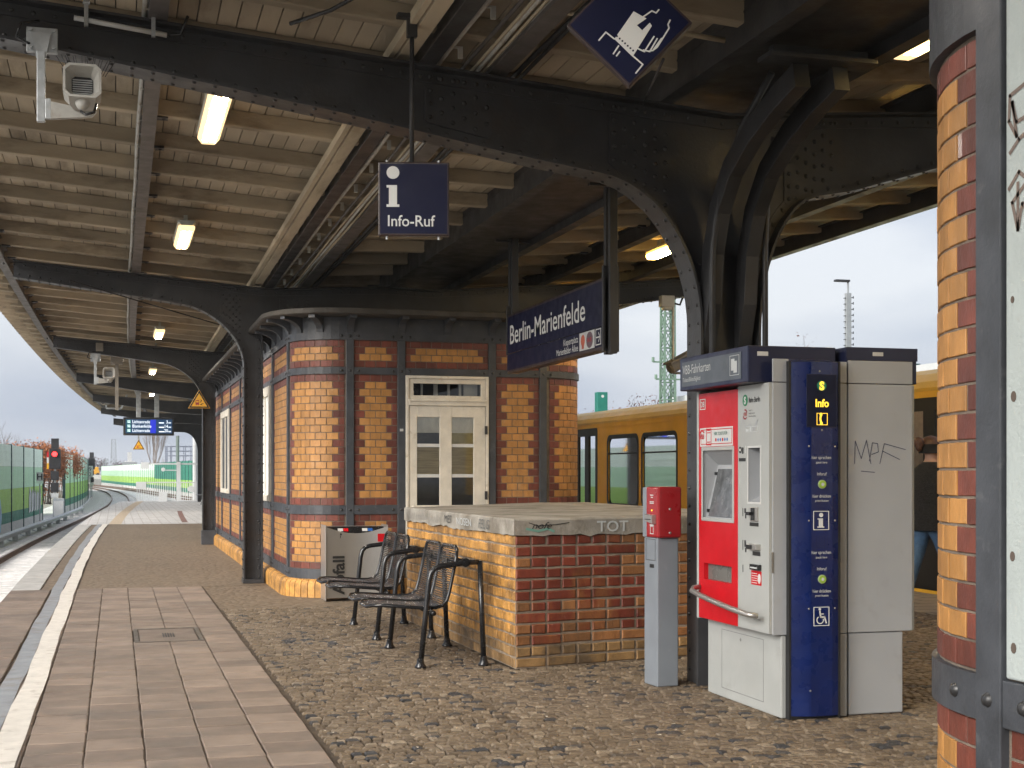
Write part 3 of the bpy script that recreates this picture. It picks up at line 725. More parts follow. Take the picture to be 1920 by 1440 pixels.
def pattern(wall, f, W, z0, z1, course=.0845, pitch=.1325, nu=1, lborder=True, rborder=True, mats=None):
    Y, RD = mats or (M.yb, M.rb); n = max(2, round(W/pitch)); rows = max(2, round((z1-z0)/course)); ch = (z1-z0)/rows
    for r in range(rows):
        e = [i*W/n for i in range(n+1)] if r % 2 == rows % 2 else [0]+[(i+.5)*W/n for i in range(n)]+[W]
        for k in range(len(e)-1):
            last = len(e)-2
            red = r in (0, rows-1) or (k == 0 and lborder) or (k == last and rborder)
            wall.add(brick_geo(f, e[k], e[k+1], z0+r*ch, z0+(r+1)*ch, nu), RD if red else Y)
def flat(ox, oy, dx, dy):        # wall line from (ox,oy) along (dx,dy); outward is to the right of the walking direction turned so that it faces the viewer
    nx, ny = dy, -dx
    return lambda u, z, d: (ox+dx*u+nx*d, oy+dy*u+ny*d, z)
def arc(cx, cy, r, a0, sg):      # angle grows with u*sg
    return lambda u, z, d: (cx+math.cos(a0+sg*u/r)*(r+d), cy+math.sin(a0+sg*u/r)*(r+d), z)

# ------------------------------------------------------------------ kiosk
KX0, KX1, KY, KE, KR = 2.0, 5.6, 16.1, 30.2, .6
kiosk = thing('brick_kiosk', 'platform kiosk of yellow and red glazed brick between grey iron posts', 'kiosk', (3.8, 16.1, 0))
def kpath(d):
    P = [(KX0-d, KE)] + [(KX0-d, y) for y in np.arange(29, KY+KR+.01, -1.5)]
    for k in range(0, 11): a = math.pi + k*math.pi/20; P.append((KX0+KR+math.cos(a)*(KR+d), KY+KR+math.sin(a)*(KR+d)))
    P += [(x, KY-d) for x in (2.9, 3.27, 3.8, 4.32, 4.7)]
    for k in range(0, 11): a = 1.5*math.pi + k*math.pi/20; P.append((KX1-KR+math.cos(a)*(KR+d), KY+KR+math.sin(a)*(KR+d)))
    return P + [(KX1+d, 20.), (KX1+d, KE)]
def kband(name, prof, mat, smooth=False):
    m = MB(); cols = [kpath(d) for d, z in prof]
    m.strip([[(cols[j][i][0], cols[j][i][1], prof[j][1]) for j in range(len(prof))] for i in range(len(cols[0]))])
    return m.build(name, mat, kiosk, smooth=smooth)
m = MB(); P = kpath(0); i0 = P.index((3.27, KY)); m.strip([[(x,y,.1),(x,y,3.3)] for x, y in P[:i0+1]]); m.strip([[(x,y,.1),(x,y,3.3)] for x, y in P[i0+2:]]); m.strip([[(x,y,2.59),(x,y,3.3)] for x, y in P[i0:i0+3]]); m.build('wall_core', M.mortar, kiosk)
m = MB(); m.box(2.7,4.9,KY+.6,KY+.62,.05,3.2); m.box(2.7,2.72,KY+.03,KY+.6,.05,3.2); m.box(4.88,4.9,KY+.03,KY+.6,.05,3.2); m.build('inner_walls', mk('dim_room', (.12,.11,.10), .9, var=.2), kiosk)
m = MB(); P = kpath(0); m.add([(x,y,3.30) for x,y in P], [tuple(range(len(P)))]); m.build('flat_roof', M.cover, kiosk)
kband('base_band', [(-.01,.20),(.022,.20),(.022,.315),(-.01,.315)], M.iron)
kband('sill_band', [(-.01,.955),(.022,.955),(.022,1.06),(-.01,1.06)], M.iron)
kband('lintel_band', [(-.01,2.595),(.022,2.595),(.022,2.675),(-.01,2.675)], M.iron)
kband('frieze_band', [(-.01,2.995),(.024,2.995),(.024,3.085),(.012,3.085),(.012,3.26),(-.01,3.26)], M.iron)
M.cornice = mk('cornice_sheet', (.06, .054, .047), .8, var=.25, sc=6, dirt=((.06, .055, .05), .6, 4, .5))
kband('cornice', [(-.1,3.262),(.30,3.262),(.33,3.275),(.33,3.325),(.30,3.335),(-.1,3.335)], M.cornice)
# iron posts
def kpost(x, y, nx, ny, z0=.30, z1=3.0, w=.09, name='iron_post'):
    tx, ty = -ny, nx; m = MB()
    m.obox((x+nx*.014, y+ny*.014, (z0+z1)/2), (tx*w/2, ty*w/2, 0), (nx*.014, ny*.014, 0), (0,0,(z1-z0)/2)); return m.build(name, M.iron, kiosk, bevel=.004, bseg=1)
fposts = [2.63, 3.24, 4.35, 4.99]
for x in fposts: kpost(x, KY, 0, -1)
kpost(KX0, KY+KR+.02, -1, 0); kpost(KX1, KY+KR+.02, 1, 0)
lposts = [18.4, 19.98, 21.6, 23.35, 25.4, 27.45, 29.4]
for y in lposts: kpost(KX0, y, -1, 0, w=.1)
rv = MB()
for z in (3.04, 2.635, 1.008, .257):
    for x in fposts:
        for d in (-.1, 0, .1): rv.dome((x+d, KY-.029 if d == 0 else KY-.023, z), (0,-1,0), .017)
    for y in [KY+KR+.02]+lposts:
        for d in (-.12, 0, .12): rv.dome((KX0-.029 if d == 0 else KX0-.023, y+d, z), (-1,0,0), .017)
rv.build('rivets', M.rivet, kiosk, kind='stuff', smooth=True)
# corbels
def corbel(x, y, nx, ny):
    tx, ty = -ny, nx; P = [(0,3.26),(.27,3.26),(.27,3.225)] + [(.27-.25*math.sin(a)*1.0, 3.225-.14*(1-math.cos(a))*1.0) for a in np.linspace(.2, math.pi/2, 7)] + [(0,3.085)]
    m = MB(); m.prism([(a, b) for a, b in P], (x-tx*.04, y-ty*.04, 0), (nx,ny,0), (0,0,1), (tx,ty,0), .08); m.build('corbel', M.iron, kiosk)
for x in fposts+[3.8]: corbel(x, KY-.012, 0, -1)
for k, a in enumerate((math.pi+.12, math.pi+.58, math.pi+1.05)): corbel(KX0+KR+math.cos(a)*(KR+.012), KY+KR+math.sin(a)*(KR+.012), math.cos(a), math.sin(a))
a = 1.5*math.pi+.6; corbel(KX1-KR+math.cos(a)*(KR+.012), KY+KR+math.sin(a)*(KR+.012), math.cos(a), math.sin(a))
for y in np.arange(17.35, 29.9, .66): corbel(KX0-.012, y, -1, 0)
# frieze discs
m = MB()
for x in (2.94, 3.52, 4.08, 4.67): m.cyl((x, KY-.011, 3.17), (x, KY-.02, 3.17), .035, 14)
m.build('frieze_discs', M.iron, kiosk, kind='stuff')
KW = Wall(kiosk)
arcL = arc(KX0+KR, KY+KR, KR, math.pi, 1); arcR = arc(KX1-KR, KY+KR, KR, 1.5*math.pi, 1)
AW = KR*math.pi/2
g0 = .05; zz = ((.315,.955),(1.06,2.595),(2.675,2.995))
for (a, b) in zz:
    pattern(KW, lambda u,z,d: arcL(u+g0+.02,z,d), AW-2*g0, a, b, nu=2); pattern(KW, lambda u,z,d: arcR(u+g0+.02,z,d), AW-2*g0, a, b, nu=2)
    pattern(KW, flat(fposts[0]+.047, KY, 1, 0), fposts[1]-fposts[0]-.094, a, b)
    pattern(KW, flat(fposts[2]+.047, KY, 1, 0), fposts[3]-fposts[2]-.094, a, b)
pattern(KW, flat(fposts[1]+.047, KY, 1, 0), fposts[2]-fposts[1]-.094, *zz[2])
lw = [KY+KR+.02]+lposts
for k in range(len(lw)-1):
    win = k in (1, 5)
    for (a, b) in (zz if not win else (zz[0], zz[2])):
        pattern(KW, flat(KX0, lw[k+1]-.05, 0, -1), lw[k+1]-lw[k]-.1, a, b)
# plinth of bullnose bricks
prof = [(.0,.20),(.05,.20),(.085,.185),(.105,.155),(.11,.12),(.11,-.01)]
kband('plinth_core', [(.0,.19),(.07,.18),(.095,.12),(.095,-.01)], M.mortar)
PB = []
PP = kpath(0); cum = [0]
for k in range(1, len(PP)): cum.append(cum[-1]+math.hypot(PP[k][0]-PP[k-1][0], PP[k][1]-PP[k-1][1]))
P1 = {d: np.array(kpath(d)) for d, _ in prof}
def kat(d, s): return np.interp(s, cum, P1[d][:,0]), np.interp(s, cum, P1[d][:,1])
s = cum[-1]*.0
rest = MB(); cnt = 0
while s < cum[-1]-6:
    w_ = .082; m = MB(); rows = []
    for q_ in (s+.004, s+w_-.004):
        rows.append([(*kat(d, q_), z) for d, z in prof])
    m.strip(rows); n = len(prof); m.add(rows[0], [tuple(range(n))]); m.add(rows[1], [tuple(range(n-1,-1,-1))])
    if 9.5 < s < 15.5: m.build('plinth_brick', M.yb2, kiosk)
    else: rest.add(m.v, m.f)
    s += w_
rest.build('plinth_bricks', M.yb2, kiosk, kind='stuff')
KW.flush(290)
# door and transom
door = MB(); yd = KY-.002
def rect_frame(mb, x0, x1, z0, z1, w, y0, y1, wb=None):
    wb = w if wb is None else wb
    mb.box(x0,x0+w,y0,y1,z0,z1); mb.box(x1-w,x1,y0,y1,z0,z1); mb.box(x0+w,x1-w,y0,y1,z1-w,z1); mb.box(x0+w,x1-w,y0,y1,z0,z0+wb)
DX0, DX1 = 3.29, 4.30
m = MB(); rect_frame(m, DX0, DX1, .06, 2.59, .035, KY-.045, KY+.05); m.box(DX0+.035, DX1-.035, KY-.05, KY+.04, 2.235, 2.30); m.box(DX0+.03, DX1-.03, KY-.062, KY-.045, 2.285, 2.305)
m.build('door_frame', M.cream, kiosk, bevel=.004, bseg=1)
m = MB(); rect_frame(m, DX0+.037, DX1-.037, 2.302, 2.553, .055, KY-.03, KY+.03); m.build('transom_frame', M.cream, kiosk, bevel=.003, bseg=1)
MB().add([(DX0+.09,KY,2.35),(DX1-.09,KY,2.35),(DX1-.09,KY,2.5),(DX0+.09,KY,2.5)], [(0,1,2,3)]).build('transom_pane', M.glass, kiosk)
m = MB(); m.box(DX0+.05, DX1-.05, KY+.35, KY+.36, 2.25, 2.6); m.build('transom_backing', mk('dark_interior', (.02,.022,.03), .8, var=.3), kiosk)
m = MB()
for x, w in ((3.50,.028),(3.66,.05),(3.83,.03),(3.97,.03)): m.box(x, x+w, KY+.12, KY+.14, 2.3, 2.56)
m.box(4.03, 4.20, KY+.12, KY+.13, 2.3, 2.56); m.box(3.36,3.42,KY+.12,KY+.13,2.3,2.42); m.build('transom_reflections', M.wh, kiosk)  # white strips stand in for reflections in the transom glass
dl = MB(); lx0, lx1, lz0, lz1 = DX0+.04, DX1-.04, .07, 2.232
gx = ((3.425,3.70),(3.845,4.115)); gz = ((1.055,1.385),(1.425,1.745),(1.785,2.10))
ya, yb_ = KY-.035, KY+.01
dl.box(lx0, gx[0][0], ya, yb_, lz0, lz1); dl.box(gx[1][1], lx1, ya, yb_, lz0, lz1); dl.box(gx[0][1], gx[1][0], ya-.002, yb_, lz0, lz1)
for (a, b) in gx:
    dl.box(a, b, ya, yb_, lz0, gz[0][0]); dl.box(a, b, ya, yb_, gz[2][1], lz1)
dleaf = dl.build('door', M.cream, kiosk, bevel=.003, bseg=1)
m = MB()
for (a, b) in gx:
    m.box(a, b, ya+.006, yb_, gz[0][1], gz[1][0]); m.box(a, b, ya+.006, yb_, gz[1][1], gz[2][0])
m.build('glazing_bars', M.wh, dleaf)
M.curt = mk('pale_curtain', (.80,.80,.76), .7, var=.25, sc=5, stretch=(1,1,.6)); M.paper = mk('old_paper', (.44,.37,.21), .8, var=.25, sc=9, stretch=(.4,1,5)); M.slate = mk('dark_panel', (.035,.038,.045), .5, var=.3, sc=10)
M.ypap = mk('yellowed_paper', (.42,.37,.2), .8, var=.3, sc=6)
for ci, (a, b) in enumerate(gx):
    for ri, (c, d) in enumerate(gz):
        MB().add([(a,KY-.012,c),(b,KY-.012,c),(b,KY-.012,d),(a,KY-.012,d)], [(0,1,2,3)]).build('door_pane', M.glass, dleaf)
        if ri == 2:
            MB().box(a, b, KY+.004, KY+.006, c+.13, d).build('pane_backing', M.curt, dleaf); MB().box(a, b, KY+.004, KY+.006, c, c+.13).build('pane_backing', M.slate if ci == 0 else M.ypap, dleaf)
        else: MB().box(a, b, KY+.004, KY+.006, c, d).build('pane_backing', [M.slate, M.paper][ri], dleaf)
m = MB(); m.cyl((3.375, KY-.035, 1.02), (3.375, KY-.085, 1.02), .014); m.dome((3.375,KY-.08,1.02), (0,-1,0), .034, .03, 12); m.box(3.352,3.398,KY-.042,KY-.034,.80,.97); m.build('door_handle', M.cream, dleaf)
m = MB(); m.dome((3.375,KY-.042,.93), (0,-1,0), .012); m.box(3.371,3.379,KY-.0445,KY-.041,.83,.86); m.build('keyhole', M.black, dleaf)
m = MB(); m.box(DX1-.05,DX1-.02,KY-.06,KY-.04,1.90,2.0); m.box(DX1-.05,DX1-.02,KY-.06,KY-.04,1.12,1.22); m.build('hinge', M.steel, dleaf)
m = MB(); m.box(3.22,3.26,KY-.031,KY-.029,1.93,1.96); m.build('number_plate', M.wh, kiosk)
# side windows
for y0, y1 in ((18.46, 19.92), (25.46, 27.39)):
    m = MB(); x = KX0-.01
    m.box(x-.04,x+.05,y0,y0+.16,1.06,2.595); m.box(x-.04,x+.05,y1-.16,y1,1.06,2.595); m.box(x-.04,x+.05,y0+.16,y1-.16,2.47,2.595); m.box(x-.05,x+.05,y0+.16,y1-.16,1.06,1.14); m.box(x-.03,x+.03,(y0+y1)/2-.03,(y0+y1)/2+.03,1.14,2.47)
    wn = m.build('window', M.cream, kiosk, bevel=.004, bseg=1)
    MB().box(x-.012,x-.008,y0+.16,y1-.16,1.14,2.47).build('pane', M.slate if y0 > 20 else M.curt, wn)

# ------------------------------------------------------------------ stair enclosure
EA, EB, EC, ED, EE = (2.83,9.80), (2.74,13.3), (4.6,15.0), (5.15,15.0), (5.15,10.26)
enc = thing('stair_enclosure', 'low brick stair enclosure with a concrete cap in front of the kiosk', 'enclosure', (4.0, 12, 0))
core = [EA, EE, ED, EC, EB]; ins = lambda P, d: [(x+(3.95-x)*d/1.2, y+(12.4-y)*d/2.6) for x, y in P]
MB().prism(core, (0,0,0), (1,0,0), (0,1,0), (0,0,1), .985).build('wall_core', M.mortar2, enc)
EWl = Wall(enc)
fd = Vector((EE[0]-EA[0], EE[1]-EA[1])); FL = fd.length; fd.normalize(); ff = flat(EA[0], EA[1], fd.x, fd.y)
ch = .985/12
for r in range(12):
    u = -.007; hd = r % 2 == 1; k = 0
    if r % 4 == 0: u -= .0
    while u < FL-.02:
        w_ = .13 if (hd or (r % 4 == 2 and k == 0)) else .26
        if random.random() < .12 and not hd: w_ = .13
        w_ = min(w_, FL-u); red = u < .98+random.uniform(-.22,.16) and not (u < .05 and r in (2,3,5,9) ) and random.random() > (.05 if r > 3 else .2)
        mat = M.db2 if r < 2 else (M.rb2 if (red and not (r == 2 and random.random() < .5)) else M.yb2)
        if mat is M.yb2: mat = M.ob2
        EWl.add(brick_geo(ff, u, u+w_, r*ch, (r+1)*ch, d=.010, c=.006, jt=.0085, rnd=.004, jg=.0035), mat); u += w_; k += 1
ld = Vector((EB[0]-EA[0], EB[1]-EA[1])); LL = ld.length; ld.normalize(); lf = flat(EB[0], EB[1], -ld.x, -ld.y)
for r in range(12):
    u = 0 if r % 2 else -.065
    while u < LL-.02:
        w_ = min(.13, LL-u); a = max(0, u)
        EWl.add(brick_geo(lf, a, u+w_, r*ch, (r+1)*ch, d=.010, c=.006, jt=.008, rnd=.004, jg=.003), M.db2 if r < 2 else M.yb2); u += .13
EWl.flush(290)
cap = MB(); CZ0, CZ1 = .985, 1.105
cpoly = [(EA[0]-.02,EA[1]-.025), (EE[0]+.02,EE[1]-.025), (ED[0]+.02,ED[1]+.02), (EC[0],EC[1]+.03), (EB[0]-.03,EB[1]+.02)]
# ragged lower edge on the two visible sides
def capside(mb, p, q, n):
    top = []; lo = []
    for k in range(n+1):
        f = k/n; x, y = p[0]+(q[0]-p[0])*f, p[1]+(q[1]-p[1])*f
        top.append((x, y, CZ1-.012)); lo.append((x, y, CZ0 - (random.uniform(-.005, .022) if 0 < k < n else .0)))
    mb.strip([[a, b] for a, b in zip(lo, top)])
capside(cap, cpoly[4], cpoly[0], 40); capside(cap, cpoly[0], cpoly[1], 30); capside(cap, cpoly[1], cpoly[2], 4); capside(cap, cpoly[2], cpoly[3], 2); capside(cap, cpoly[3], cpoly[4], 4)
tp = [(x, y, CZ1-.012) for x, y in cpoly]; ti = [(x+(3.9-x)*.008, y+(12.3-y)*.006, CZ1) for x, y in cpoly]
cap.add(tp+ti, [(5,6,7,8,9)]+[(i,(i+1)%5,5+(i+1)%5,5+i) for i in range(5)])
cap.add([(x, y, CZ0-.001) for x, y in cpoly], [(4,3,2,1,0)])
capo = cap.build('concrete_cap', M.conc, enc)

# ------------------------------------------------------------------ near building on the right
bld = thing('plastered_building', 'near building at the right edge with a round brick corner and pale plastered wall', 'building', (3.0, 2.0, 0))
BX, BY, BR = 2.42, 3.48, .80
bcx, bcy = BX+BR, BY
m = MB(); P = [(BX,-6.)] + [(bcx+math.cos(a)*BR, bcy+math.sin(a)*BR) for a in np.linspace(math.pi, math.pi/2, 14)] + [(5.4, BY+BR), (5.4, -6.)]
m.prism(P, (0,0,0), (1,0,0), (0,1,0), (0,0,1), 3.4); m.build('wall_core', M.mortar, bld)
BW = Wall(bld); arcB = arc(bcx, bcy, BR, math.pi, -1)
AB = BR*math.pi/2; fb = lambda u,z,d: arcB(u+.03,z,d)
pattern(BW, fb, AB-.06, .87, 2.72, nu=4); pattern(BW, fb, AB-.06, .04, .73, nu=4)
pattern(BW, lambda u,z,d: (BX-d, 3.36-u, z), .9, .04, .73, pitch=.26)
BW.flush(290)
def bband(name, z0, z1, d):
    m = MB(); rows = []
    for a in np.linspace(math.pi, math.pi/2, 20):
        c, s_ = math.cos(a), math.sin(a); rows.append([(bcx+c*(BR-.01), bcy+s_*(BR-.01), z0), (bcx+c*(BR+d), bcy+s_*(BR+d), z0), (bcx+c*(BR+d), bcy+s_*(BR+d), z1), (bcx+c*(BR-.01), bcy+s_*(BR-.01), z1)])
    m.strip(rows); return m.build(name, M.iron, bld)
bband('lower_band', .735, .865, .022); bband('upper_band', 2.73, 3.2, .03)
MB().box(BX-.03, BX+.01, 3.37, 3.488, 0, 3.2).build('iron_post', M.iron, bld, bevel=.004)
MB().box(BX-.026, BX+.01, -3, 3.368, .73, .865).build('lower_band', M.iron, bld, bevel=.004)
m = MB()
for y in (3.43, 3.27): m.dome((BX-.03 if y > 3.37 else BX-.027, y, .80), (-1,0,0), .022, .016, 10)
a = math.pi-.17; m.dome((bcx+math.cos(a)*(BR+.022), bcy+math.sin(a)*(BR+.022), .80), (math.cos(a),math.sin(a),0), .022, .016, 10); m.build('rivets', M.rivet, bld, kind='stuff', smooth=True)
MB().box(BX-.018, BX+.005, -3, 3.362, .87, 3.3).build('plaster_panel', M.sand, bld, bevel=.006)
# ------------------------------------------------------------------ flat print helpers
class Pl:
    def __init__(s, o, ux, uy): s.o, s.ux, s.uy = Vector(o), Vector(ux).normalized(), Vector(uy).normalized(); s.n = s.ux.cross(s.uy)
    def p(s, u, v, d=0): return s.o + s.ux*u + s.uy*v + s.n*d
    def rect(s, mb, u0, u1, v0, v1, d=.002, b=0.):
        return mb.add([s.p(u0,v0,b),s.p(u1,v0,b),s.p(u1,v1,b),s.p(u0,v1,b),s.p(u0,v0,d),s.p(u1,v0,d),s.p(u1,v1,d),s.p(u0,v1,d)], [(4,5,6,7),(0,1,5,4),(1,2,6,5),(2,3,7,6),(3,0,4,7)])
    def poly(s, mb, P, d=.002, b=0.):
        k = len(P); return mb.add([s.p(u,v,b) for u,v in P]+[s.p(u,v,d) for u,v in P], [tuple(range(k,2*k))]+[(i,(i+1)%k,k+(i+1)%k,k+i) for i in range(k)])
    def disc(s, mb, u, v, r, d=.002, n=20, b=0., ry=None): return s.poly(mb, [(u+math.cos(2*math.pi*i/n)*r, v+math.sin(2*math.pi*i/n)*(ry or r)) for i in range(n)], d, b)
    def ring(s, mb, u, v, r, w, d=.002, n=24, a0=0, a1=2*math.pi):
        rows = []
        for i in range(n+1):
            a = a0+(a1-a0)*i/n; c, q = math.cos(a), math.sin(a)
            rows.append([s.p(u+c*(r-w), v+q*(r-w), d), s.p(u+c*r, v+q*r, d)])
        return mb.strip([r_[::-1] for r_ in rows])
    def frame(s, mb, u0, u1, v0, v1, w, d=.002):
        for q in ((u0,u1,v0,v0+w),(u0,u1,v1-w,v1),(u0,u0+w,v0+w,v1-w),(u1-w,u1,v0+w,v1-w)): s.rect(mb, *q, d)
        return mb
    def ink(s, mb, P, w, d=.0015):
        for (a, b) in zip(P[:-1], P[1:]):
            a_, b_ = Vector(a), Vector(b); t = (b_-a_); l = t.length or 1e-6; t /= l; nn = Vector((-t.y, t.x))*w/2; e = t*w*.3
            q = [a_-nn-e, b_-nn+e, b_+nn+e, a_+nn-e]; mb.add([s.p(x.x, x.y, d) for x in q], [(0,1,2,3)])
        return mb
def text(pl, s, u, v, cap, mat, parent, sx=1., align='LEFT', d=.0022, bold=0., shear=0., rot=0., name='lettering'):
    cu = bpy.data.curves.new('t', 'FONT'); cu.body = s; cu.size = 1; cu.align_x = align; cu.offset = bold; cu.shear = shear; cu.resolution_u = 3
    ob = bpy.data.objects.new('t', cu); me = ob.to_mesh(); k = cap/.70
    cr, sr = math.cos(rot), math.sin(rot); mb = MB()
    vs = []
    for w in me.vertices:
        x, y = w.co.x*k*sx, w.co.y*k; vs.append(pl.p(u+x*cr-y*sr, v+x*sr+y*cr, d))
    mb.add(vs, [tuple(p.vertices) for p in me.polygons]); ob.to_mesh_clear(); bpy.data.objects.remove(ob); bpy.data.curves.remove(cu)
    return mb.build(name, mat, parent)

# graffiti on the cap
pc = Pl((cpoly[4][0]-.004, cpoly[4][1], 0), (cpoly[0][0]-cpoly[4][0], cpoly[0][1]-cpoly[4][1], 0), (0,0,1))
text(pc, 'MES', 1.55, 1.015, .065, M.ltrd, capo, 1.5, d=.006, shear=.3); text(pc, 'NOSEN', 1.98, 1.01, .06, M.ltrg, capo, 1.6, d=.006, shear=-.2)
text(pc, 'FELG', 2.62, 1.005, .075, mk('grey_marker', (.12,.12,.115), .7, var=0), capo, 1.3, d=.006, shear=.3)
m = MB()
for k in range(16):
    u = .1+k*.085; pc.ink(m, [(u+random.uniform(-.02,.02), 1.0+random.uniform(0,.03)), (u+.03, 1.06+random.uniform(-.02,.02)), (u+.05+random.uniform(-.02,.03), 1.005)], .006, .006)
m.build('scribble', mk('faded_marker', (.2,.2,.19), .8, var=0), capo)
pf = Pl((cpoly[0][0], cpoly[0][1], 0), (cpoly[1][0]-cpoly[0][0], cpoly[1][1]-cpoly[0][1], 0), (0,0,1))
pf.o = pf.o + pf.n*.004
text(pf, 'nofe', .14, 1.03, .05, M.ltrd, capo, 1.3, shear=.4); m = MB(); pf.ink(m, [(.12,1.075),(.2,1.05),(.36,1.06),(.46,1.072)], .006); m.build('scribble', M.ltrd, capo)
text(pf, 'TOT', .70, 1.0, .08, M.ltrg, capo, 1.2, bold=.01)
m = MB(); pf.ink(m, [(.10,1.03),(.2,1.012),(.28,1.03),(.33,1.008)], .018, .001); m.build('scribble', mk('green_spray', (.16,.33,.27), .8, var=0), capo)
# graffiti on the plaster
pb = Pl((BX-.0185, 3.36, 0), (0,-1,0), (0,0,1)); M.tagp = mk('brown_marker', (.16,.12,.10), .7, var=0); m = MB()
for q_ in ([(.10,2.52),(.02,2.50),(.015,2.43),(.05,2.38),(.03,2.48),(.05,2.42),(.12,2.43)], [(.02,2.34),(.06,2.37),(.14,2.40)], [(.015,2.24),(.06,2.28),(.10,2.25),(.03,2.20),(.055,2.12),(.055,2.25)], [(.055,2.12),(.075,2.19),(.10,2.16)]): pb.ink(MB(), q_, .012).build('scribble', M.tagp, bld)
m = MB()
for u, v, r in ((.03,1.93,.008),(.035,1.66,.012),(.03,1.215,.011),(.035,.96,.012)): pb.disc(m, u, v, r, .001, 10, ry=r*1.3)
m.build('plaster_hole', mk('hole_brown', (.10,.075,.06), .9, var=0), bld)

# ------------------------------------------------------------------ ticket machines and info pillar
MY0, MY1 = 7.39, 8.45
def ticket_machine(sg, label):
    # sg=-1: faces -x (left), sg=+1: faces +x
    xm = 4.165; X = lambda a: xm + sg*a          # a measured outwards from the common back plane
    t = thing('ticket_machine', label, 'ticket machine', (X(.25), 7.92, 0))
    def bx(mb, a0, a1, y0, y1, z0, z1): x0, x1 = sorted((X(a0), X(a1))); return mb.box(x0, x1, y0, y1, z0, z1)
    F0, F1, H1 = .405, .485, (.595 if sg < 0 else .50)                 # lower front, upper front, header front
    m = MB(); bx(m, .04, F0, MY0+.01, MY1, 0, .488); m.build('lower_body', M.silver if sg < 0 else M.silver2, t, bevel=.008)
    m = MB(); bx(m, .04, .36, MY0+.012, MY1-.01, .492, 1.97); m.build('inner_body', M.silver, t)
    m = MB(); bx(m, .36 if sg < 0 else .03, F1-.02, MY0, MY0+.0115, .492, 1.975); m.build('end_panel', M.silver2, t, bevel=.004)
    m = MB(); bx(m, .36 if sg < 0 else .03, F1-.02, MY0, MY0+.0115, 1.979, 2.115); m.build('end_panel', M.silver2, t, bevel=.004)
    m = MB(); bx(m, .02, H1, MY0+.06 if sg < 0 else MY0+.0125, MY1+.02, 1.98, 2.195); m.build('header', M.navy, t, bevel=.006)
    if sg > 0:
        m = MB(); bx(m, .38, F1, MY0+.012, MY1, .492, 1.975); m.build('front_panel', M.silver, t, bevel=.006)
        m = MB(); bx(m, .02, H1, MY0+.003, MY0+.0124, 2.118, 2.195); m.build('header_edge', M.navy, t)
        ps = Pl((4.3, MY0+.003, 2.0), (1,0,0), (0,0,1)); m = MB(); ps.rect(m, .06, .13, .145, .168); m.build('sticker', M.wh, t)
        return t
    # front panel: frame strips around two recesses; u runs from far end to near end
    pu = Pl((X(F1), MY1, 0), (0,-1,0), (0,0,1)); ex = X(F1)
    def fr(mb, u0, u1, z0, z1, d=.0, th=.085): return pu.rect(mb, u0, u1, z0, z1, d, -th)
    m = MB(); fr(m, 0, .035, .492, 1.975); m.build('front_frame', M.silver, t, bevel=.004)
    m = MB(); r0, r1, q0, q1 = .095, .565, 1.145, 1.60
    fr(m, .037, r0, .5, 1.96); fr(m, r1, .63, .5, 1.96); fr(m, r0, r1, q1, 1.96); fr(m, r0, r1, .86, q0); fr(m, r0, r1, .5, .755); fr(m, r0,.12,.755,.86); fr(m,.54,r1,.755,.86); m.build('red_panel', M.red, t)
    m = MB(); pu.rect(m, .12,.54,.755,.86,-.03,-.08); m.build('output_tray', mk('tray_grey', (.13,.13,.12), .3, var=.15), t)
    m = MB(); pu.frame(m, r0-.012, r1+.012, q0-.012, q1+.012, .024, .004); m.build('screen_surround', M.silver, t, bevel=.002)
    # recess of the screen
    m = MB(); d = -.11; r0 += .003; r1 -= .003; q0 += .003; q1 -= .003
    m.add([pu.p(r0,q0,0),pu.p(r1,q0,0),pu.p(r1,q1,0),pu.p(r0,q1,0),pu.p(r0,q0,d*.2),pu.p(r1,q0,d*.2),pu.p(r1,q1-.1,d),pu.p(r0,q1-.1,d)], [(0,4,7,3),(1,2,6,5),(3,7,6,2),(0,1,5,4),(4,5,6,7)]); m.build('screen_recess', M.silver2, t)
    m = MB(); a, b = Vector((q0, -.015)), Vector((q1-.12, -.10)); 
    m.add([pu.p(r0+.05,1.165,-.018),pu.p(r1-.02,1.165,-.018),pu.p(r1-.02,1.47,-.088),pu.p(r0+.05,1.47,-.088)], [(0,1,2,3)]); m.build('screen', mk('screen_dark', (.10,.105,.11), .18, var=.35, sc=16, dirt=((.3,.3,.3), .5, 22, .55)), t)
    m = MB()
    for z in (1.19, 1.43): pu.rect(m, r0+.02, r0+.05, z, z+.02, -.02 if z < 1.3 else -.075, -.1)
    m.build('screen_hinge', M.black, t)
    # grey part
    w0, w1, v0, v1 = .775, .945, 1.265, 1.60
    m = MB(); fr(m, .632, w0, .5, 1.975); fr(m, w1, 1.055, .5, 1.975); fr(m, w0, w1, .5, v0); fr(m, w0, w1, v1, 1.975); m.build('grey_panel', M.silver, t)
    m = MB(); d = -.10; w0 += .003; w1 -= .003; v0 += .003; v1 -= .003
    m.add([pu.p(w0,v0,0),pu.p(w1,v0,0),pu.p(w1,v1,0),pu.p(w0,v1,0),pu.p(w0,v0+.05,d),pu.p(w1,v0+.05,d),pu.p(w1,v1,d),pu.p(w0,v1,d)], [(0,4,7,3),(1,2,6,5),(3,7,6,2),(0,1,5,4),(4,5,6,7)]); m.build('ticket_recess', M.silver2, t)
    m = MB(); pu.frame(m, w0-.01, w1+.01, v0-.01, v1+.01, .012, .003); m.build('recess_surround', M.wh, t)
    def dev(u, z, w, h, d=.02): m = MB(); pu.rect(m, u, u+w, z, z+h, d); return m
    dev(.815, 1.155, .10, .085, .012).build('coin_unit', M.inox, t, bevel=.003); dev(.84,1.16,.045,.075,.016).build('coin_slot', M.black, t); dev(.80,1.19,.05,.02,.03).build('coin_lever', M.black, t)
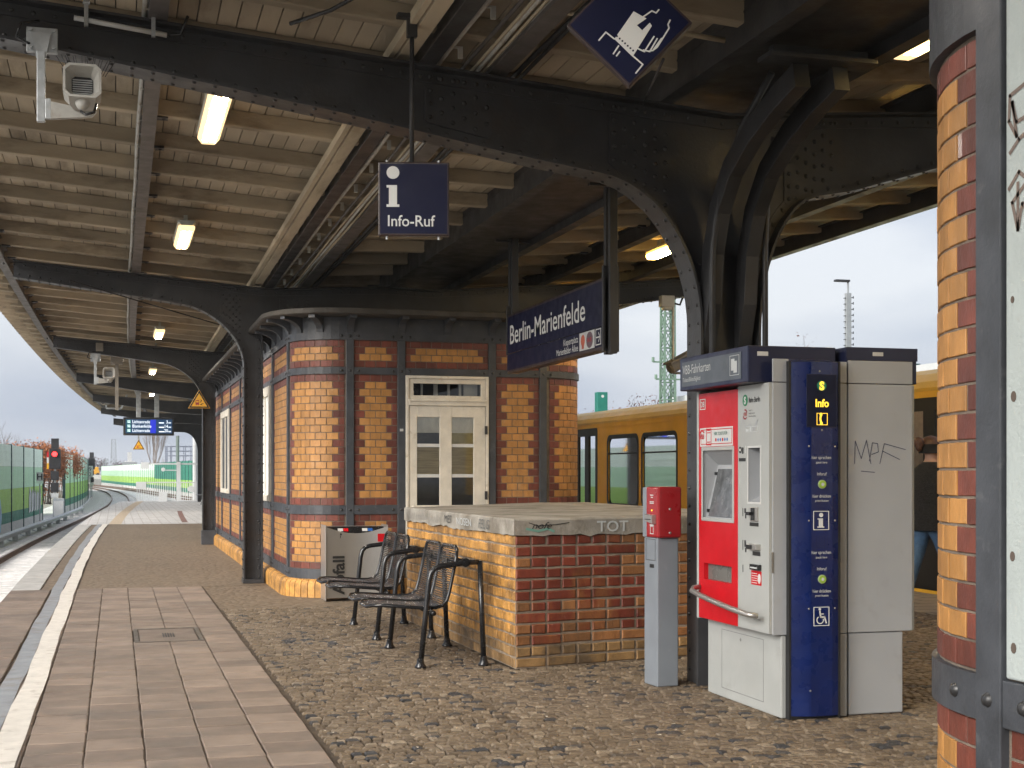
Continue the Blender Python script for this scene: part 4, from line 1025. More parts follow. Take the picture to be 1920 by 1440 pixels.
    dev(.80, 1.125, .115, .022, .003).build('slot_label', M.ltrd, t); dev(.82, .985, .125, .035, .035).build('note_unit', M.inox, t, bevel=.004); dev(.825,.99,.07,.024,.039).build('note_slot', M.black, t); dev(.84,.95,.10,.024,.003).build('slot_label', M.ltrd, t)
    dev(.835, .865, .12, .034, .022).build('card_unit', M.black, t, bevel=.003); dev(.85,.875,.09,.008,.024).build('card_slot', M.ltrg, t)
    dev(.82, .775, .135, .085, .002).build('red_sticker', M.red, t)
    m = MB()
    for k in range(5): pu.rect(m, .828, .90+.01*(k%2), .785+k*.014, .789+k*.014, .003)
    pu.disc(m, .93, .815, .02, .003, 12, ry=.03); m.build('sticker_print', M.wh, t)
    m = MB()
    for z, h in ((1.18,.05),(.975,.06),(.84,.045)):
        pu.rect(m, .70, .706, z, z+h); 
        if z > .9: pu.rect(m, .725, .745, z+.02, z+h); pu.rect(m, .735, .75, z-.012, z+.015)
    pu.disc(m, .665, 1.585, .02, .002, 14); pu.rect(m,.69,.71,1.575,1.60); pu.disc(m,.70,1.57,.01); pu.rect(m, .65,.74,1.515,1.535); m.build('symbols', M.ltrd, t)
    m = MB(); pu.rect(m, .655, .675, 1.578, 1.592, .003); pu.rect(m, .74, .745, 1.565, 1.61); m.build('symbol_inset', M.wh, t)
    m = MB(); m.tube([pu.p(u, v, d_) for u, v, d_ in ((.06,.70,-.01),(.065,.695,.05),(.12,.68,.085),(.3,.665,.105),(.55,.645,.115),(.8,.625,.115),(.97,.61,.10),(1.02,.605,.06))], .017, 12); m.build('handle_bar', M.inox, t, smooth=True)
    m = MB(); pu.rect(m, .0,.3,0,0,0); 
    m = MB(); pq = Pl((X(F0), MY1, 0), (0,-1,0), (0,0,1)); pq.frame(m, .22, .82, .06, .44, .004, .0012); pq.disc(m, .50, .40, .010, .002, 12); m.build('service_door', mk('door_line', (.2,.2,.195), .6, var=0), t)
    m = MB(); pe = Pl((3.68, MY0, 0), (1,0,0), (0,0,1)); pe.rect(m, .012, .024, .86, .98, .004); m.build('lock', M.inox, t)
    # print
    ph = Pl((X(H1), MY1+.02, 0), (0,-1,0), (0,0,1)); m = MB(); ph.rect(m, .045, .935, 2.005, 2.165, .004); m.build('header_panel', M.hdr, t)
    text(ph, 'VBB-Fahrkarten', .06, 2.085, .058, M.ltrg, t, .82, d=.0055); text(ph, 'Tickets/Billets/Biglietti', .06, 2.035, .028, M.ltrg, t, .8, d=.0055)
    m = MB(); ph.frame(m, .78, .91, 2.03, 2.15, .003, .0055); ph.rect(m, .80,.845,2.06,2.13,.0055); ph.rect(m, .835,.88,2.045,2.115,.006); m.build('ticket_symbol', M.ltrg, t)
    m = MB(); ph.rect(m, .98,1.0,2.0,2.0)
    ps = Pl((X(H1), MY0+.06, 2.0), (1,0,0), (0,0,1)); m = MB(); ps.rect(m, .06, .13, .135, .16); m.build('sticker', M.wh, t)
    m = MB(); pu.frame(m, .06, .145, 1.855, 1.925, .006, .003); m.build('logo_frame', M.wh, t); text(pu, 'DB', .0755, 1.872, .036, M.wh, t, .82, d=.003, bold=.02)
    m = MB(); pu.rect(m, .06, .56, 1.615, 1.735, .002); m.build('ticket_sticker', M.wh, t)
    m = MB(); pu.frame(m, .075, .55, 1.628, 1.725, .005, .003); pu.ring(m, .095, 1.68, .045, .012, .0035, 16, .6, 3.6); pu.frame(m, .16,.24,1.622,1.73,.006,.0035)
    for z in (1.64, 1.70, 1.715): pu.rect(m, .175,.225,z,z+.006,.0036)
    for k in (0, 3): pu.rect(m, .30+k*.034, .32+k*.034, 1.645, 1.665, .003)
    m.build('sticker_print', M.red, t); text(pu, 'VBB', .062, 1.665, .03, M.red, t, .9, d=.004, bold=.02); text(pu, 'HIER TICKETS FÜR:', .28, 1.685, .02, mk('green_print', (.05,.15,.12), .6, var=0), t, .85, d=.003, bold=.015)
    m = MB()
    for k in (1, 2, 4, 5): pu.disc(m, .31+k*.034, 1.655, .011, .003, 10)
    m.build('sticker_print', mk('blue_print', (.07,.16,.38), .5, var=0), t)
    M.sgreen = mk('green_logo', (.01,.17,.07), .5, var=0)
    m = MB(); pu.disc(m, .735, 1.885, .035, .002, 22); m.build('logo_disc', M.sgreen, t); text(pu, 'S', .735, 1.864, .042, M.wh, t, 1.0, 'CENTER', .003, .04); text(pu, 'Bahn Berlin', .785, 1.870, .030, M.ltrd, t, .78, bold=.02)
    m = MB(); pu.ring(m, .735, 1.80, .032, .009, .002, 10, .4, 1.9); pu.ring(m, .735, 1.80, .032, .009, .002, 10, 3.5, 5.6); m.build('logo_ring', M.red2, t); text(pu, 'VBB', .735, 1.79, .022, M.red2, t, .9, 'CENTER', .002, .02)
    for k, s_ in enumerate(('Partner im', 'Verkehrsverbund', 'Berlin-Brandenburg')): text(pu, s_, .785, 1.818-k*.018, .010, M.ltrd, t, .85)
    m = MB(); pu.frame(m, .745, .905, 1.69, 1.725, .003, .0022); pu.rect(m,.75,.78,1.695,1.71); pu.rect(m,.80,.82,1.695,1.72); m.build('small_plate', M.ltrg, t)
    text(pu, 'HÖFT & WESSEL', .90, .565, .011, M.ltrd, t, .9, 'CENTER')
    m = MB(); pu.ink(m, [(.66,1.70),(.70,1.78),(.74,1.72),(.80,1.74),(.86,1.70),(.91,1.765),(.88,1.74),(.80,1.66)], .007, .001); m.build('scribble', M.silver2, t)
    return t
tm = ticket_machine(-1, 'red and grey ticket machine facing left, handle bar across its front')
tm2 = ticket_machine(1, 'plain grey back to back ticket machine on the right of the blue pillar')
pg = Pl((4.19, MY0-.001, 0), (1,0,0), (0,0,1)); m = MB(); M.pen = mk('blue_marker', (.07,.075,.12), .6, var=0)
for q_ in ([(.045,1.50),(.05,1.635),(.09,1.53),(.125,1.64),(.155,1.50)], [(.145,1.515),(.165,1.625),(.20,1.62),(.205,1.57),(.16,1.555)], [(.215,1.50),(.245,1.62),(.39,1.585)], [(.235,1.575),(.35,1.525)], [(.09,1.455),(.18,1.448)]): pg.ink(m, q_, .0045)
m.build('pen_tag', M.pen, tm2)

pil = thing('info_pillar', 'dark blue help point pillar with green buttons between the ticket machines', 'help point', (3.95, 7.36, 0))
PX0, PX1, PYF = 3.80, 4.09, 7.315
def pface(u): f = (u-PX0)/(PX1-PX0)*2-1; return PYF + .06*max(0, -f-.25)**1.2 + .03*max(0, f-.7)
m = MB(); xs_ = list(np.linspace(PX0, PX1, 22)); rows = [[(x, pface(x), .02), (x, pface(x), 2.095)] for x in xs_]
m.strip(rows); m.add([(PX0,MY0+.05,.02),(PX0,MY0+.05,2.115),(PX1,MY0+.05,.02),(PX1,MY0+.05,2.115)], [])
m.add([(xs_[0],pface(xs_[0]),.02),(xs_[0],pface(xs_[0]),2.095),(PX0,MY0+.07,2.095),(PX0,MY0+.07,.02)], [(0,1,2,3)]); m.add([(PX1,pface(PX1),.02),(PX1,pface(PX1),2.095),(PX1,MY0+.07,2.095),(PX1,MY0+.07,.02)], [(3,2,1,0)])
m.add([(x,pface(x),2.095) for x in xs_]+[(PX1,MY0+.07,2.12),(PX0,MY0+.07,2.12)], [tuple(range(24))]); m.build('pillar_body', M.blue, pil, smooth=False)
m = MB(); m.box(PX0-.012, PX0-.001, pface(PX0)-.004, MY0+.05, .0, 2.10); m.box(PX1+.001, PX1+.014, pface(PX1)-.004, MY0+.05, .0, 2.10); m.box(PX0,PX1,PYF+.03,MY0+.05,0,.018); m.build('edge_trim', M.matblack, pil)
MB().box(PX1+.016, 4.18, MY0-.01, MY0+.05, 0, .488).build('filler_strip', M.silver2, pil, bevel=.003); MB().box(PX1+.016, 4.18, MY0-.01, MY0+.05, .492, 1.975).build('filler_strip', M.silver2, pil, bevel=.003); MB().box(PX1+.016, 4.18, MY0-.01, MY0+.05, 1.979, 2.105).build('filler_strip', M.silver2, pil, bevel=.003)
pp = Pl((3.965, PYF-.0005, 0), (1,0,0), (0,0,1))
m = MB(); pp.rect(m, -.085, .105, 1.715, 2.02, .005); m.build('display_window', mk('smoked_acrylic', (.006,.009,.03), .4, var=.3, sc=9, spec=.25), pil)
m = MB(); pp.frame(m, -.087, .107, 1.713, 2.022, .003, .006); m.build('window_edge', M.navy, pil)
m = MB(); pp.disc(m, .01, 1.955, .03, .0065, 22); m.build('lit_disc', emis('green_glow', (.01,.13,.06), .25), pil); text(pp, 'S', .01, 1.932, .046, M.ygl, pil, 1., 'CENTER', .0075, .05); text(pp, 'Info', .012, 1.832, .044, M.ygl, pil, .92, 'CENTER', .0065, .03)
m = MB(); pp.frame(m, -.022, .048, 1.725, 1.795, .003, .0065); pp.ring(m, .045, 1.762, .05, .012, .0065, 12, 2.5, 3.8); pp.disc(m, .005, 1.788, .009, .0066, 10); pp.disc(m, .008, 1.735, .009, .0066, 10); m.build('phone_symbol', M.ygl, pil)
def helpset(z, sym):
    text(pp, 'hier sprechen', .01, z+.148, .019, M.ltr, pil, .85, 'CENTER'); text(pp, 'speak here', .01, z+.122, .014, M.ltr, pil, .85, 'CENTER', shear=.2)
    text(pp, 'Inforuf', .012, z+.052, .019, M.ltr, pil, .85, 'CENTER'); text(pp, 'hier drücken', .012, z-.078, .019, M.ltr, pil, .85, 'CENTER'); text(pp, 'press button', .012, z-.102, .014, M.ltr, pil, .85, 'CENTER', shear=.2)
    m = MB(); pp.disc(m, .014, z, .026, .006, 22); m.build('button_ring', mk('ring_pale', (.36,.43,.24), .35, var=0), pil); m = MB(); pp.disc(m, .014, z, .022, .012, 22); m.build('button', M.grnb, pil); m = MB(); pp.disc(m, .014, z, .010, .0125, 14); m.build('button_cap', M.ltrg, pil)
    m = MB()
    for a in range(5):
        for b in range(7): pp.disc(m, -.02+a*.017, z+.185+b*.011, .002, .0012, 5)
    m.build('speaker_holes', M.matblack, pil, kind='stuff')
helpset(1.378, 0); helpset(.822, 1)
m = MB(); pp.frame(m, -.042, .06, 1.11, 1.222, .004); pp.disc(m, .009, 1.198, .013, .002, 16); pp.rect(m, -.006,.02,1.13,1.178); pp.rect(m,-.014,.0,1.172,1.178,.0021); pp.rect(m,-.015,.029,1.124,1.131,.0021); m.build('info_symbol', M.ltr, pil)
m = MB(); pp.frame(m, -.04, .062, .548, .66, .004); pp.disc(m, .0, .646, .008, .002, 12); pp.ring(m, .002, .583, .024, .006, .002, 20, 2.1, 6.6); pp.ink(m, [(.0,.633),(.006,.60),(.03,.60),(.042,.565)], .010, .002); pp.ink(m, [(.003,.618),(.024,.618)], .006, .002); m.build('wheelchair_symbol', M.ltr, pil)
m = MB()
for u, z in ((0,2.04),(.015,1.695),(-.07,1.60),(.10,1.60),(-.07,1.165),(.10,1.165),(-.07,.65),(.10,.65),(-.06,.17)): m.dome(pp.p(u,z,0), (0,-1,0), .0065, .004, 8)
m.build('screws', M.inox, pil, kind='stuff')

# ------------------------------------------------------------------ ticket validator
val = thing('ticket_validator', 'red ticket validator box on a square grey post', 'validator', (3.6, 8.8, 0))
va = R(5); vx, vy = Vector((math.cos(va), math.sin(va), 0)), Vector((-math.sin(va), math.cos(va), 0)); vc = Vector((3.58, 8.82, 0))
def vbox(u0, u1, v0, v1, z0, z1):
    m = MB(); c = vc+vx*(u0+u1)/2+vy*(v0+v1)/2; return m.obox((c.x,c.y,(z0+z1)/2), vx*(u1-u0)/2, vy*(v1-v0)/2, (0,0,(z1-z0)/2))
M.vpost = mk('post_grey', (.20,.22,.245), .45, var=.06, sc=4, dirt=((.36,.37,.38), .35, 9, .66))
vbox(-.08,.08,-.1,.1,0,1.005).build('post', M.vpost, val, bevel=.008); vbox(-.085,.085,.055,.115,1.0055,1.345).build('back_plate', M.vpost, val, bevel=.005)
vbox(-.09,.09,-.13,.054,1.0055,1.35).build('red_box', M.red2, val, bevel=.014)
pv = Pl(tuple(vc-vx*.0905+vy*.0), (-vy), (0,0,1))
pv.o = Vector((vc.x,vc.y,0))-vx*.091; 
pw = Pl(tuple(vc-vy*.131), tuple(vx), (0,0,1))
PVF = pv
# slot side faces the track (left face)
pl_ = Pl((vc.x-vx.x*.0905, vc.y-vx.y*.0905, 0), (-vy.x,-vy.y,0), (0,0,1))
m = MB(); pl_.poly(m, [(-.01,1.12),(.10,1.10),(.10,1.16),(-.01,1.165)], .035); m.build('ticket_slot', M.inox, val, bevel=.004)
m = MB(); pl_.rect(m, .0,.09,1.128,1.133,.037); m.build('slot_opening', M.black, val)
m = MB()
for z, w in ((1.29,.05),(1.275,.03),(1.245,.06),(1.235,.06)): pl_.rect(m, .04-w/2, .04+w/2, z, z+.006, .002)
pl_.frame(m, .015,.065,1.03,1.085,.005,.002); pl_.rect(m, .01,.07,1.085,1.095,.002); m.build('ticket_symbol', M.wh, val)
m = MB(); pl_.disc(m, .04, 1.19, .006, .003, 10); m.build('indicator', M.ygl, val)
m = MB(); m.dome(pw.p(.0,1.2,0), -vy, .010, .006, 10); m.dome(pw.p(.0,1.04,0), -vy, .010, .006, 10); m.build('screws', M.inox, val, kind='stuff')
m = MB(); q_ = Pl((vc.x-vx.x*.0805, vc.y-vx.y*.0805, 0), (-vy.x,-vy.y,0), (0,0,1)); q_.frame(m, -.07,.07,.85,.995,.003,.0012); m.build('hatch_line', M.steel, val)
m = MB(); q_.rect(m, -.01,.05,.80,.825,.002); m.build('id_plate', M.ltrd, val)

# ------------------------------------------------------------------ waste bin
binn = thing('waste_bin', 'stainless steel waste bin with a curved front marked Abfall beside the kiosk', 'bin', (2.62, 15.7, 0))
BX0, BX1, BYF, BYB = 2.275, 2.965, 15.55, 15.90
def bprof(z_): return [(BX0+(BX1-BX0)*k/16, BYF+.05*math.sin(math.pi*k/16)) for k in range(17)]
m = MB(); F = bprof(0); m.strip([[(x,y,.03),(x,y,.83-.075*math.sin(math.pi*k/16))] for k, (x, y) in enumerate(F)]); m.build('curved_front', M.inox, binn, smooth=True)
m = MB(); m.add([(BX0,BYB,.03),(BX0,BYB,.83),(BX1,BYB,.83),(BX1,BYB,.03)], [(0,1,2,3)]); m.add([(BX0,BYF,.03),(BX0,BYF,.83),(BX0,BYB,.83),(BX0,BYB,.03)], [(0,1,2,3)]); m.add([(BX1,BYF,.03),(BX1,BYF,.83),(BX1,BYB,.83),(BX1,BYB,.03)], [(3,2,1,0)]); m.build('bin_body', M.inox, binn)
m = MB(); m.add([(BX0+.002,BYF+.07,.66),(BX1-.002,BYF+.07,.66),(BX1-.002,BYF+.20,.825),(BX0+.002,BYF+.20,.825),(BX1-.002,BYB-.002,.825),(BX0+.002,BYB-.002,.825)], [(0,1,2,3),(3,2,4,5)]); m.build('bin_top', M.black, binn)
m = MB(); m.box(BX0-.012,BX0-.0005,BYF-.01,BYB+.005,0,.85); m.box(BX1+.0005,BX1+.012,BYF-.01,BYB+.005,0,.85); m.build('side_plate', M.inox, binn, bevel=.003)
ptop = Pl((BX0, BYF+.068, .66), (1,0,0), (0,.13,.165))
for u, c in ((.22, M.red), (.50, mk('label_blue', (.02,.10,.35), .5, var=0))):
    ptop.rect(MB(), u, u+.055, .145, .185, .003).build('slot_label', c, binn); ptop.rect(MB(), u-.065, u-.005, .145, .185, .003).build('slot_label', M.wh, binn)
pbn = Pl((BX0, BYF-.004+.0, 0), (1,.20,0), (0,0,1))
text(pbn, 'Abfall', .21, .07, .135, M.ltrd, binn, 1.0, d=.004, bold=.025, rot=math.pi/2)
pbn2 = Pl((BX0, BYF+.018, 0), (1,.12,0), (0,0,1)); m = MB(); pbn2.frame(m, .09,.135,.655,.725,.006,.004); pbn2.ink(m, [(.15,.655),(.155,.70),(.165,.72),(.135,.735)], .014, .004); pbn2.disc(m, .17,.745,.013,.004,10); m.build('litter_symbol', M.ltrd, binn)
m = MB(); m.box(2.86,2.95,BYF+.0,BYF+.008,.66,.75); m.build('sticker', M.red, binn)

# ------------------------------------------------------------------ bench seats
M.wire = mk('seat_wire', (.013, .013, .014), .2, var=.1)
def bench(y0, y1, label):
    t = thing('bench_seat', label, 'bench', (2.4, (y0+y1)/2, 0), 'black wire bench seats by the stair enclosure')
    for y in (y0, y1):
        m = MB(); m.tube([(2.17,y,.02),(2.205,y,.35),(2.235,y,.64),(2.25,y,.70),(2.28,y,.735),(2.33,y,.75),(2.42,y,.76),(2.52,y,.775),(2.615,y,.775)], .021, 10); m.build('arm_frame', M.black, t, smooth=True)
        m = MB(); m.tube([(2.655,y,.02),(2.625,y,.785)], .021, 10); m.build('rear_leg', M.black, t, smooth=True)
        for x in (2.17, 2.655):
            m = MB(); m.tube([(x,y,0),(x,y,.012),(x,y,.03),(x,y,.07)], [.045,.043,.03,.024], 10); m.build('foot', M.black, t, smooth=True)
        m = MB(); m.tube([(2.51,y-.028,.775),(2.51,y+.028,.775)], .034, 12); m.tube([(2.51,y-.05,.775),(2.51,y+.05,.775)], .018, 8); m.build('clamp', M.black, t)
    m = MB(); m.cyl((2.51,y0,.775),(2.51,y1,.775), .02, 10); m.cyl((2.27,y0,.40),(2.27,y1,.40), .02, 10); m.build('cross_bar', M.black, t, smooth=True)
    mid = (y0+y1)/2; w = (y1-y0)/2-.07
    for c in (y0+(y1-y0)*.27, y0+(y1-y0)*.73):
        a, b = c-.25, c+.25
        prof = [(1.80,.445),(1.83,.46),(1.90,.462),(2.05,.450),(2.20,.437),(2.30,.437),(2.35,.45),(2.385,.49),(2.405,.56),(2.43,.68),(2.455,.80),(2.468,.865),(2.472,.885)]
        inn = [1,.80,.9,1,1,1,1,1,1,1,1,.92,.75]
        s_ = MB(); h = .27
        k_ = [(.45 if i == 0 else .8 if i == 1 else .95 if i == 2 else 1. if i < 11 else .93 if i == 11 else .7) for i in range(len(prof))]
        loop = [(p[0], c-h*k, p[1]) for p, k in zip(prof, k_)] + [(p[0], c+h*k, p[1]) for p, k in list(zip(prof, k_))[::-1]]
        s_.tube(loop, .0135, 8, closed=True); sh = s_.build('seat_frame', M.black, t, smooth=True)
        q = np.array(prof); cum_ = np.concatenate([[0], np.cumsum(np.hypot(*np.diff(q, axis=0).T))]); rods = MB()
        for s0 in np.arange(.02, cum_[-1]-.01, .0165):
            x = np.interp(s0, cum_, q[:,0]); z = np.interp(s0, cum_, q[:,1]); kk = np.interp(s0, cum_, k_)
            rods.tube([(x,c-h*kk+.004,z),(x,c+h*kk-.004,z)], .006, 5, cap=False)
        rods.build('seat_wires', M.wire, sh, smooth=True, kind='stuff')
        MB().box(2.15,2.35,c-.02,c+.02,.415,.43).build('seat_bracket', M.black, t); MB().box(2.44,2.50,c-.03,c+.03,.74,.79).build('back_bracket', M.black, t)
        m = MB(); m.box(2.451,2.456,c-.05,c+.05,.825,.85); m.build('bare_patch', M.railrust, sh)
bench(10.06, 11.26, 'black wire double seat in front, nearer the camera'); bench(11.85, 13.05, 'black wire double seat farther back beside the waste bin')
t = thing('far_bench', 'small black wire bench far down the platform by the last column', 'bench', (4.25, 60, 0))
_x, _y = 5.55-1.68+.0, 62.5
m = MB(); 
for k in range(12): m.cyl((_x-.45+k*.045,_y-.6,.44),(_x-.45+k*.045,_y+.6,.44),.012,5)
for k in range(10): m.cyl((_x+.08+k*.01,_y-.6,.48+k*.045),(_x+.08+k*.01,_y+.6,.48+k*.045),.012,5)
m.build('seat', M.black, t)
m = MB()
for yy in (-.5,.5): m.tube([(_x-.25,_y+yy,0),(_x-.1,_y+yy,.44),(_x+.2,_y+yy,.9)], .03, 6); m.tube([(_x-.1,_y+yy,.44),(_x+.05,_y+yy,.0)], .03, 6)
m.build('frame', M.black, t)

# ------------------------------------------------------------------ hanging signs
def hanger(t, p0, p1, r=.014, name='hanging_rod'): return MB().cyl(p0, p1, r, 10).build(name, M.steel, t, smooth=True)
info = thing('info_call_sign', 'square dark blue hanging sign reading Info-Ruf', 'sign', (1.7, 8.2, 2.85))
sa = R(-YAW+2.5); su = Vector((math.cos(sa), math.sin(sa), 0)); sc_ = Vector((1.715, 8.14, 0)); ps_ = Pl(tuple(sc_-su*.212+Vector((0,0,2.865))), tuple(su), (0,0,1))
m = MB(); ps_.rect(m, 0, .424, 0, .44, 0, -.06); m.build('sign_box', M.signrim, info, bevel=.006)
m = MB(); ps_.rect(m, .012, .412, .012, .428, .003); m.build('sign_face', M.signblue, info)
m = MB(); ps_.disc(m, .088, .375, .038, .005, 24); ps_.poly(m, [(.062,.30),(.112,.30),(.112,.185),(.126,.185),(.126,.17),(.05,.17),(.05,.185),(.064,.185),(.064,.285),(.05,.285),(.05,.30)], .005); m.build('info_symbol', M.ltr, info)
text(ps_, 'Info-Ruf', .052, .055, .066, M.ltr, info, .93, d=.0045, bold=.008)
m = MB()
for u in (.05,.36): m.cyl(ps_.p(u,-.0,-.03), ps_.p(u,-.02,-.03), .008, 8); m.cyl(ps_.p(u,.44,-.03), ps_.p(u,.455,-.03), .008, 8)
m.build('bolts', M.galv, info, kind='stuff')
c0 = ps_.p(.20,.44,-.03); hanger(info, tuple(c0), (c0.x, c0.y, 4.10)); m = MB(); m.box(c0.x-.03,c0.x+.03,c0.y-.02,c0.y+.02,4.06,4.2); m.box(c0.x-.09,c0.x+.09,c0.y-.03,c0.y+.03,4.17,4.195); m.build('ceiling_mount', M.steel, info)

diam = thing('diamond_sign', 'dark blue diamond sign with a ticket and hand pictogram hanging at the top', 'sign', (2.25, 6.2, 3.2))
dc = Vector((6.5*.2748+((1180-960)/2600*6.5)*.9615, 6.5*.9615-((1180-960)/2600*6.5)*.2748, 1.45+(885-45)/2600*6.5))
da = R(-YAW-4); du = Vector((math.cos(da), math.sin(da), 0)); r45 = math.sqrt(.5)
pd = Pl(tuple(dc), tuple((du*r45+Vector((0,0,-r45)))), tuple((du*r45+Vector((0,0,r45)))))     # rotated square frame
sd = .208
m = MB(); pd.rect(m, -sd, sd, -sd, sd, 0, -.05); m.build('sign_box', M.signrim, diam, bevel=.005)
m = MB(); pd.rect(m, -sd+.012, sd-.012, -sd+.012, sd-.012, .003); m.build('sign_face', M.signblue, diam)
pe_ = Pl(tuple(dc), tuple(du), (0,0,1)); kk = 6.5/2600
def dpx(x, y): return ((x-1180)*kk, -(y-45)*kk)
m = MB(); pe_.poly(m, [dpx(*q_) for q_ in ((1188,22),(1212,36),(1194,48),(1204,58),(1218,44),(1222,50),(1186,107),(1152,73))], .005)
m.build('ticket_symbol', M.ltr, diam)
m = MB()
for P in ([(1123,75),(1136,60),(1152,73)], [(1150,101),(1160,86)], [(1156,105),(1162,97)], [(1186,105),(1205,122),(1192,138)], [(1204,34),(1222,22),(1230,26),(1235,20)], [(1196,92),(1208,98),(1226,70)], [(1206,95),(1218,98),(1232,74)], [(1218,97),(1224,96),(1240,74)], [(1224,96),(1232,90),(1254,55),(1252,48),(1256,40)]): pe_.ink(MB(), [dpx(*q_) for q_ in P], .007, .0052).build('hand_line', M.ltr, diam)
m = MB()
for k in range(7): x, y = 1157+k*5, 68+k*4.6; pe_.rect(m, dpx(x,y)[0]-.004, dpx(x,y)[0]+.004, dpx(x,y)[1]-.004, dpx(x,y)[1]+.004, .006)
m.build('ticket_holes', M.signblue, diam)
hanger(diam, (dc.x+.0, dc.y+.03, dc.z+.28), (dc.x, dc.y+.03, 4.25)); hanger(diam, tuple(pe_.p(.16,-.16,-.03)), (3.42, 8.75, 3.93), .007, 'stay_rod')

stn = thing('station_name_sign', 'long navy sign reading Berlin-Marienfelde hanging lengthwise on two posts', 'sign', (4.17, 13.1, 2.5))
SX, SYA, SYB, SZ0, SZ1 = 4.15, 14.72, 11.55, 2.535, 3.175
pn = Pl((SX, SYA, 0), (0,-1,0), (0,0,1))
MB().box(SX, SX+.12, SYB, SYA, SZ0, SZ1).build('sign_box', M.signrim, stn, bevel=.008)
m = MB(); pn.rect(m, .03, SYA-SYB-.03, SZ0+.03, SZ1-.03, .004); m.build('sign_face', M.signblue, stn)
m = MB(); pn.rect(m, .03, SYA-SYB-.03, SZ0+.205, SZ0+.212, .0055); m.build('divider', M.black, stn)
text(pn, 'Berlin-Marienfelde', .12, SZ0+.31, .205, M.ltr, stn, 1.17, d=.006, bold=.006)
text(pn, 'Kiepertplatz', 2.46, SZ0+.125, .062, M.ltr, stn, 1., 'RIGHT', d=.006); text(pn, 'Marienfelder Allee', 2.46, SZ0+.045, .062, M.ltr, stn, 1., 'RIGHT', d=.006)
m = MB(); pn.rect(m, 2.5,2.92,SZ0+.035,SZ0+.2,.006); m.build('pictogram_field', M.ltrg, stn)
m = MB(); pn.disc(m, 2.60, SZ0+.125, .055, .008, 18); pn.rect(m, 2.57,2.63,SZ0+.05,SZ0+.08,.008); m.build('tram_symbol', mk('orange_print', (.5,.10,.05), .5, var=0), stn)
m = MB(); pn.disc(m, 2.79, SZ0+.118, .09, .008, 22, ry=.075); m.build('bus_disc', mk('plum_print', (.13,.08,.10), .5, var=0), stn); text(pn, 'BUS', 2.79, SZ0+.10, .04, M.red, stn, 1.1, 'CENTER', .0095)
m = MB(); pn.frame(m, 2.95,3.09,SZ0+.05,SZ0+.195,.008,.006); pn.ink(m, [(2.97,SZ0+.12),(3.06,SZ0+.12)], .012, .006); pn.ink(m, [(3.03,SZ0+.16),(3.065,SZ0+.12),(3.03,SZ0+.08)], .012, .006); m.build('exit_symbol', M.ltr, stn)
for y in (SYA-.02, SYB+.02):
    m = MB()
    for s_ in (-1, 1): m.box(SX+.03, SX+.10, y+s_*.055-.03, y+s_*.055+.03, SZ0-.04 if y < 13 else SZ0+.1, 4.02)
    m.box(SX-.012, SX+.14, y-.02, y+.02, SZ0-.02 if y < 13 else SZ0+.2, SZ1+.1); m.box(SX-.14,SX+.30,y-.03,y+.03,3.975,4.0); m.build('hanging_post', M.steel, stn, bevel=.004)

# warning triangles, departure display ------------------------------------
def warn(c, size, label, pole=None):
    t = thing('warning_triangle', label, 'sign', c, 'yellow warning triangles'); p = Pl((c[0], c[1], c[2]), (1,-.12,0), (0,0,1)); h = size*.866
    def tri(s): return [(-size/2*s, h*(1-s)/3), (size/2*s, h*(1-s)/3), (0, h*s + h*(1-s)/3)]
    m = MB(); p.poly(m, tri(1.0), .012, -.012); m.build('rim', M.yel, t, bevel=.006); m = MB(); p.poly(m, tri(.93), .0135); m.build('border', M.black, t); m = MB(); p.poly(m, tri(.72), .015); m.build('face', M.yel, t)
    k = size/.43; m = MB(); p.rect(m, -.07*k,.0*k,.07*k,.16*k,.0165); p.rect(m, -.06*k,-.05*k,.055*k,.07*k,.0165); p.rect(m, -.02*k,-.01*k,.055*k,.07*k,.0165); m.build('train_symbol', M.red2, t)
    m = MB(); p.rect(m, -.06*k,-.01*k,.115*k,.145*k,.0175); m.build('train_window', M.yel, t)
    m = MB(); p.ink(m, [(.02*k,.07*k),(.05*k,.07*k),(.05*k,.09*k),(.09*k,.09*k)], .012*k, .0165); p.ink(m, [(.02*k,.12*k),(.05*k,.15*k),(.03*k,.17*k)], .012*k, .0165); m.build('person_symbol', M.black, t)
    if pole: MB().box(*pole).build('bracket', M.galv, t)
warn((1.60, 28.28, 2.72), .43, 'yellow warning triangle on the column beside the far kiosk wall', (1.55,1.66,28.3,28.37,2.75,2.85))
dsp = thing('departure_display', 'blue departure board with three lines of trains hung under the roof', 'display', (1.0, 44, 2.6))
DYY = 43.2; Dx0, Dx1 = 43.2*0, 0
dl_ = lambda px, z=42.7: (z*.2748+((px-960)/2600*z)*.9615, z*.9615-((px-960)/2600*z)*.2748)
a_, b_ = dl_(231), dl_(327); DY = (a_[1]+b_[1])/2; DX0_, DX1_ = a_[0], b_[0]
MB().box(DX0_, DX1_, DY, DY+.35, 2.58, 3.13).build('casing', M.matblack, dsp, bevel=.02)
pdp = Pl((DX0_, DY-.001, 2.58), (1,0,0), (0,0,1)); DW = DX1_-DX0_
m = MB(); pdp.rect(m, .07, DW-.06, .06, .49, .004); m.build('screen', emis('screen_blue', (.004,.03,.08), .34), dsp)
m = MB(); pdp.rect(m, DW*.53, DW*.64, .07, .48, .006); m.build('screen_band', emis('screen_band_blue', (.008,.02,.40), .36), dsp)
M.scrw = emis('screen_white', (.85,.92,1), .36)
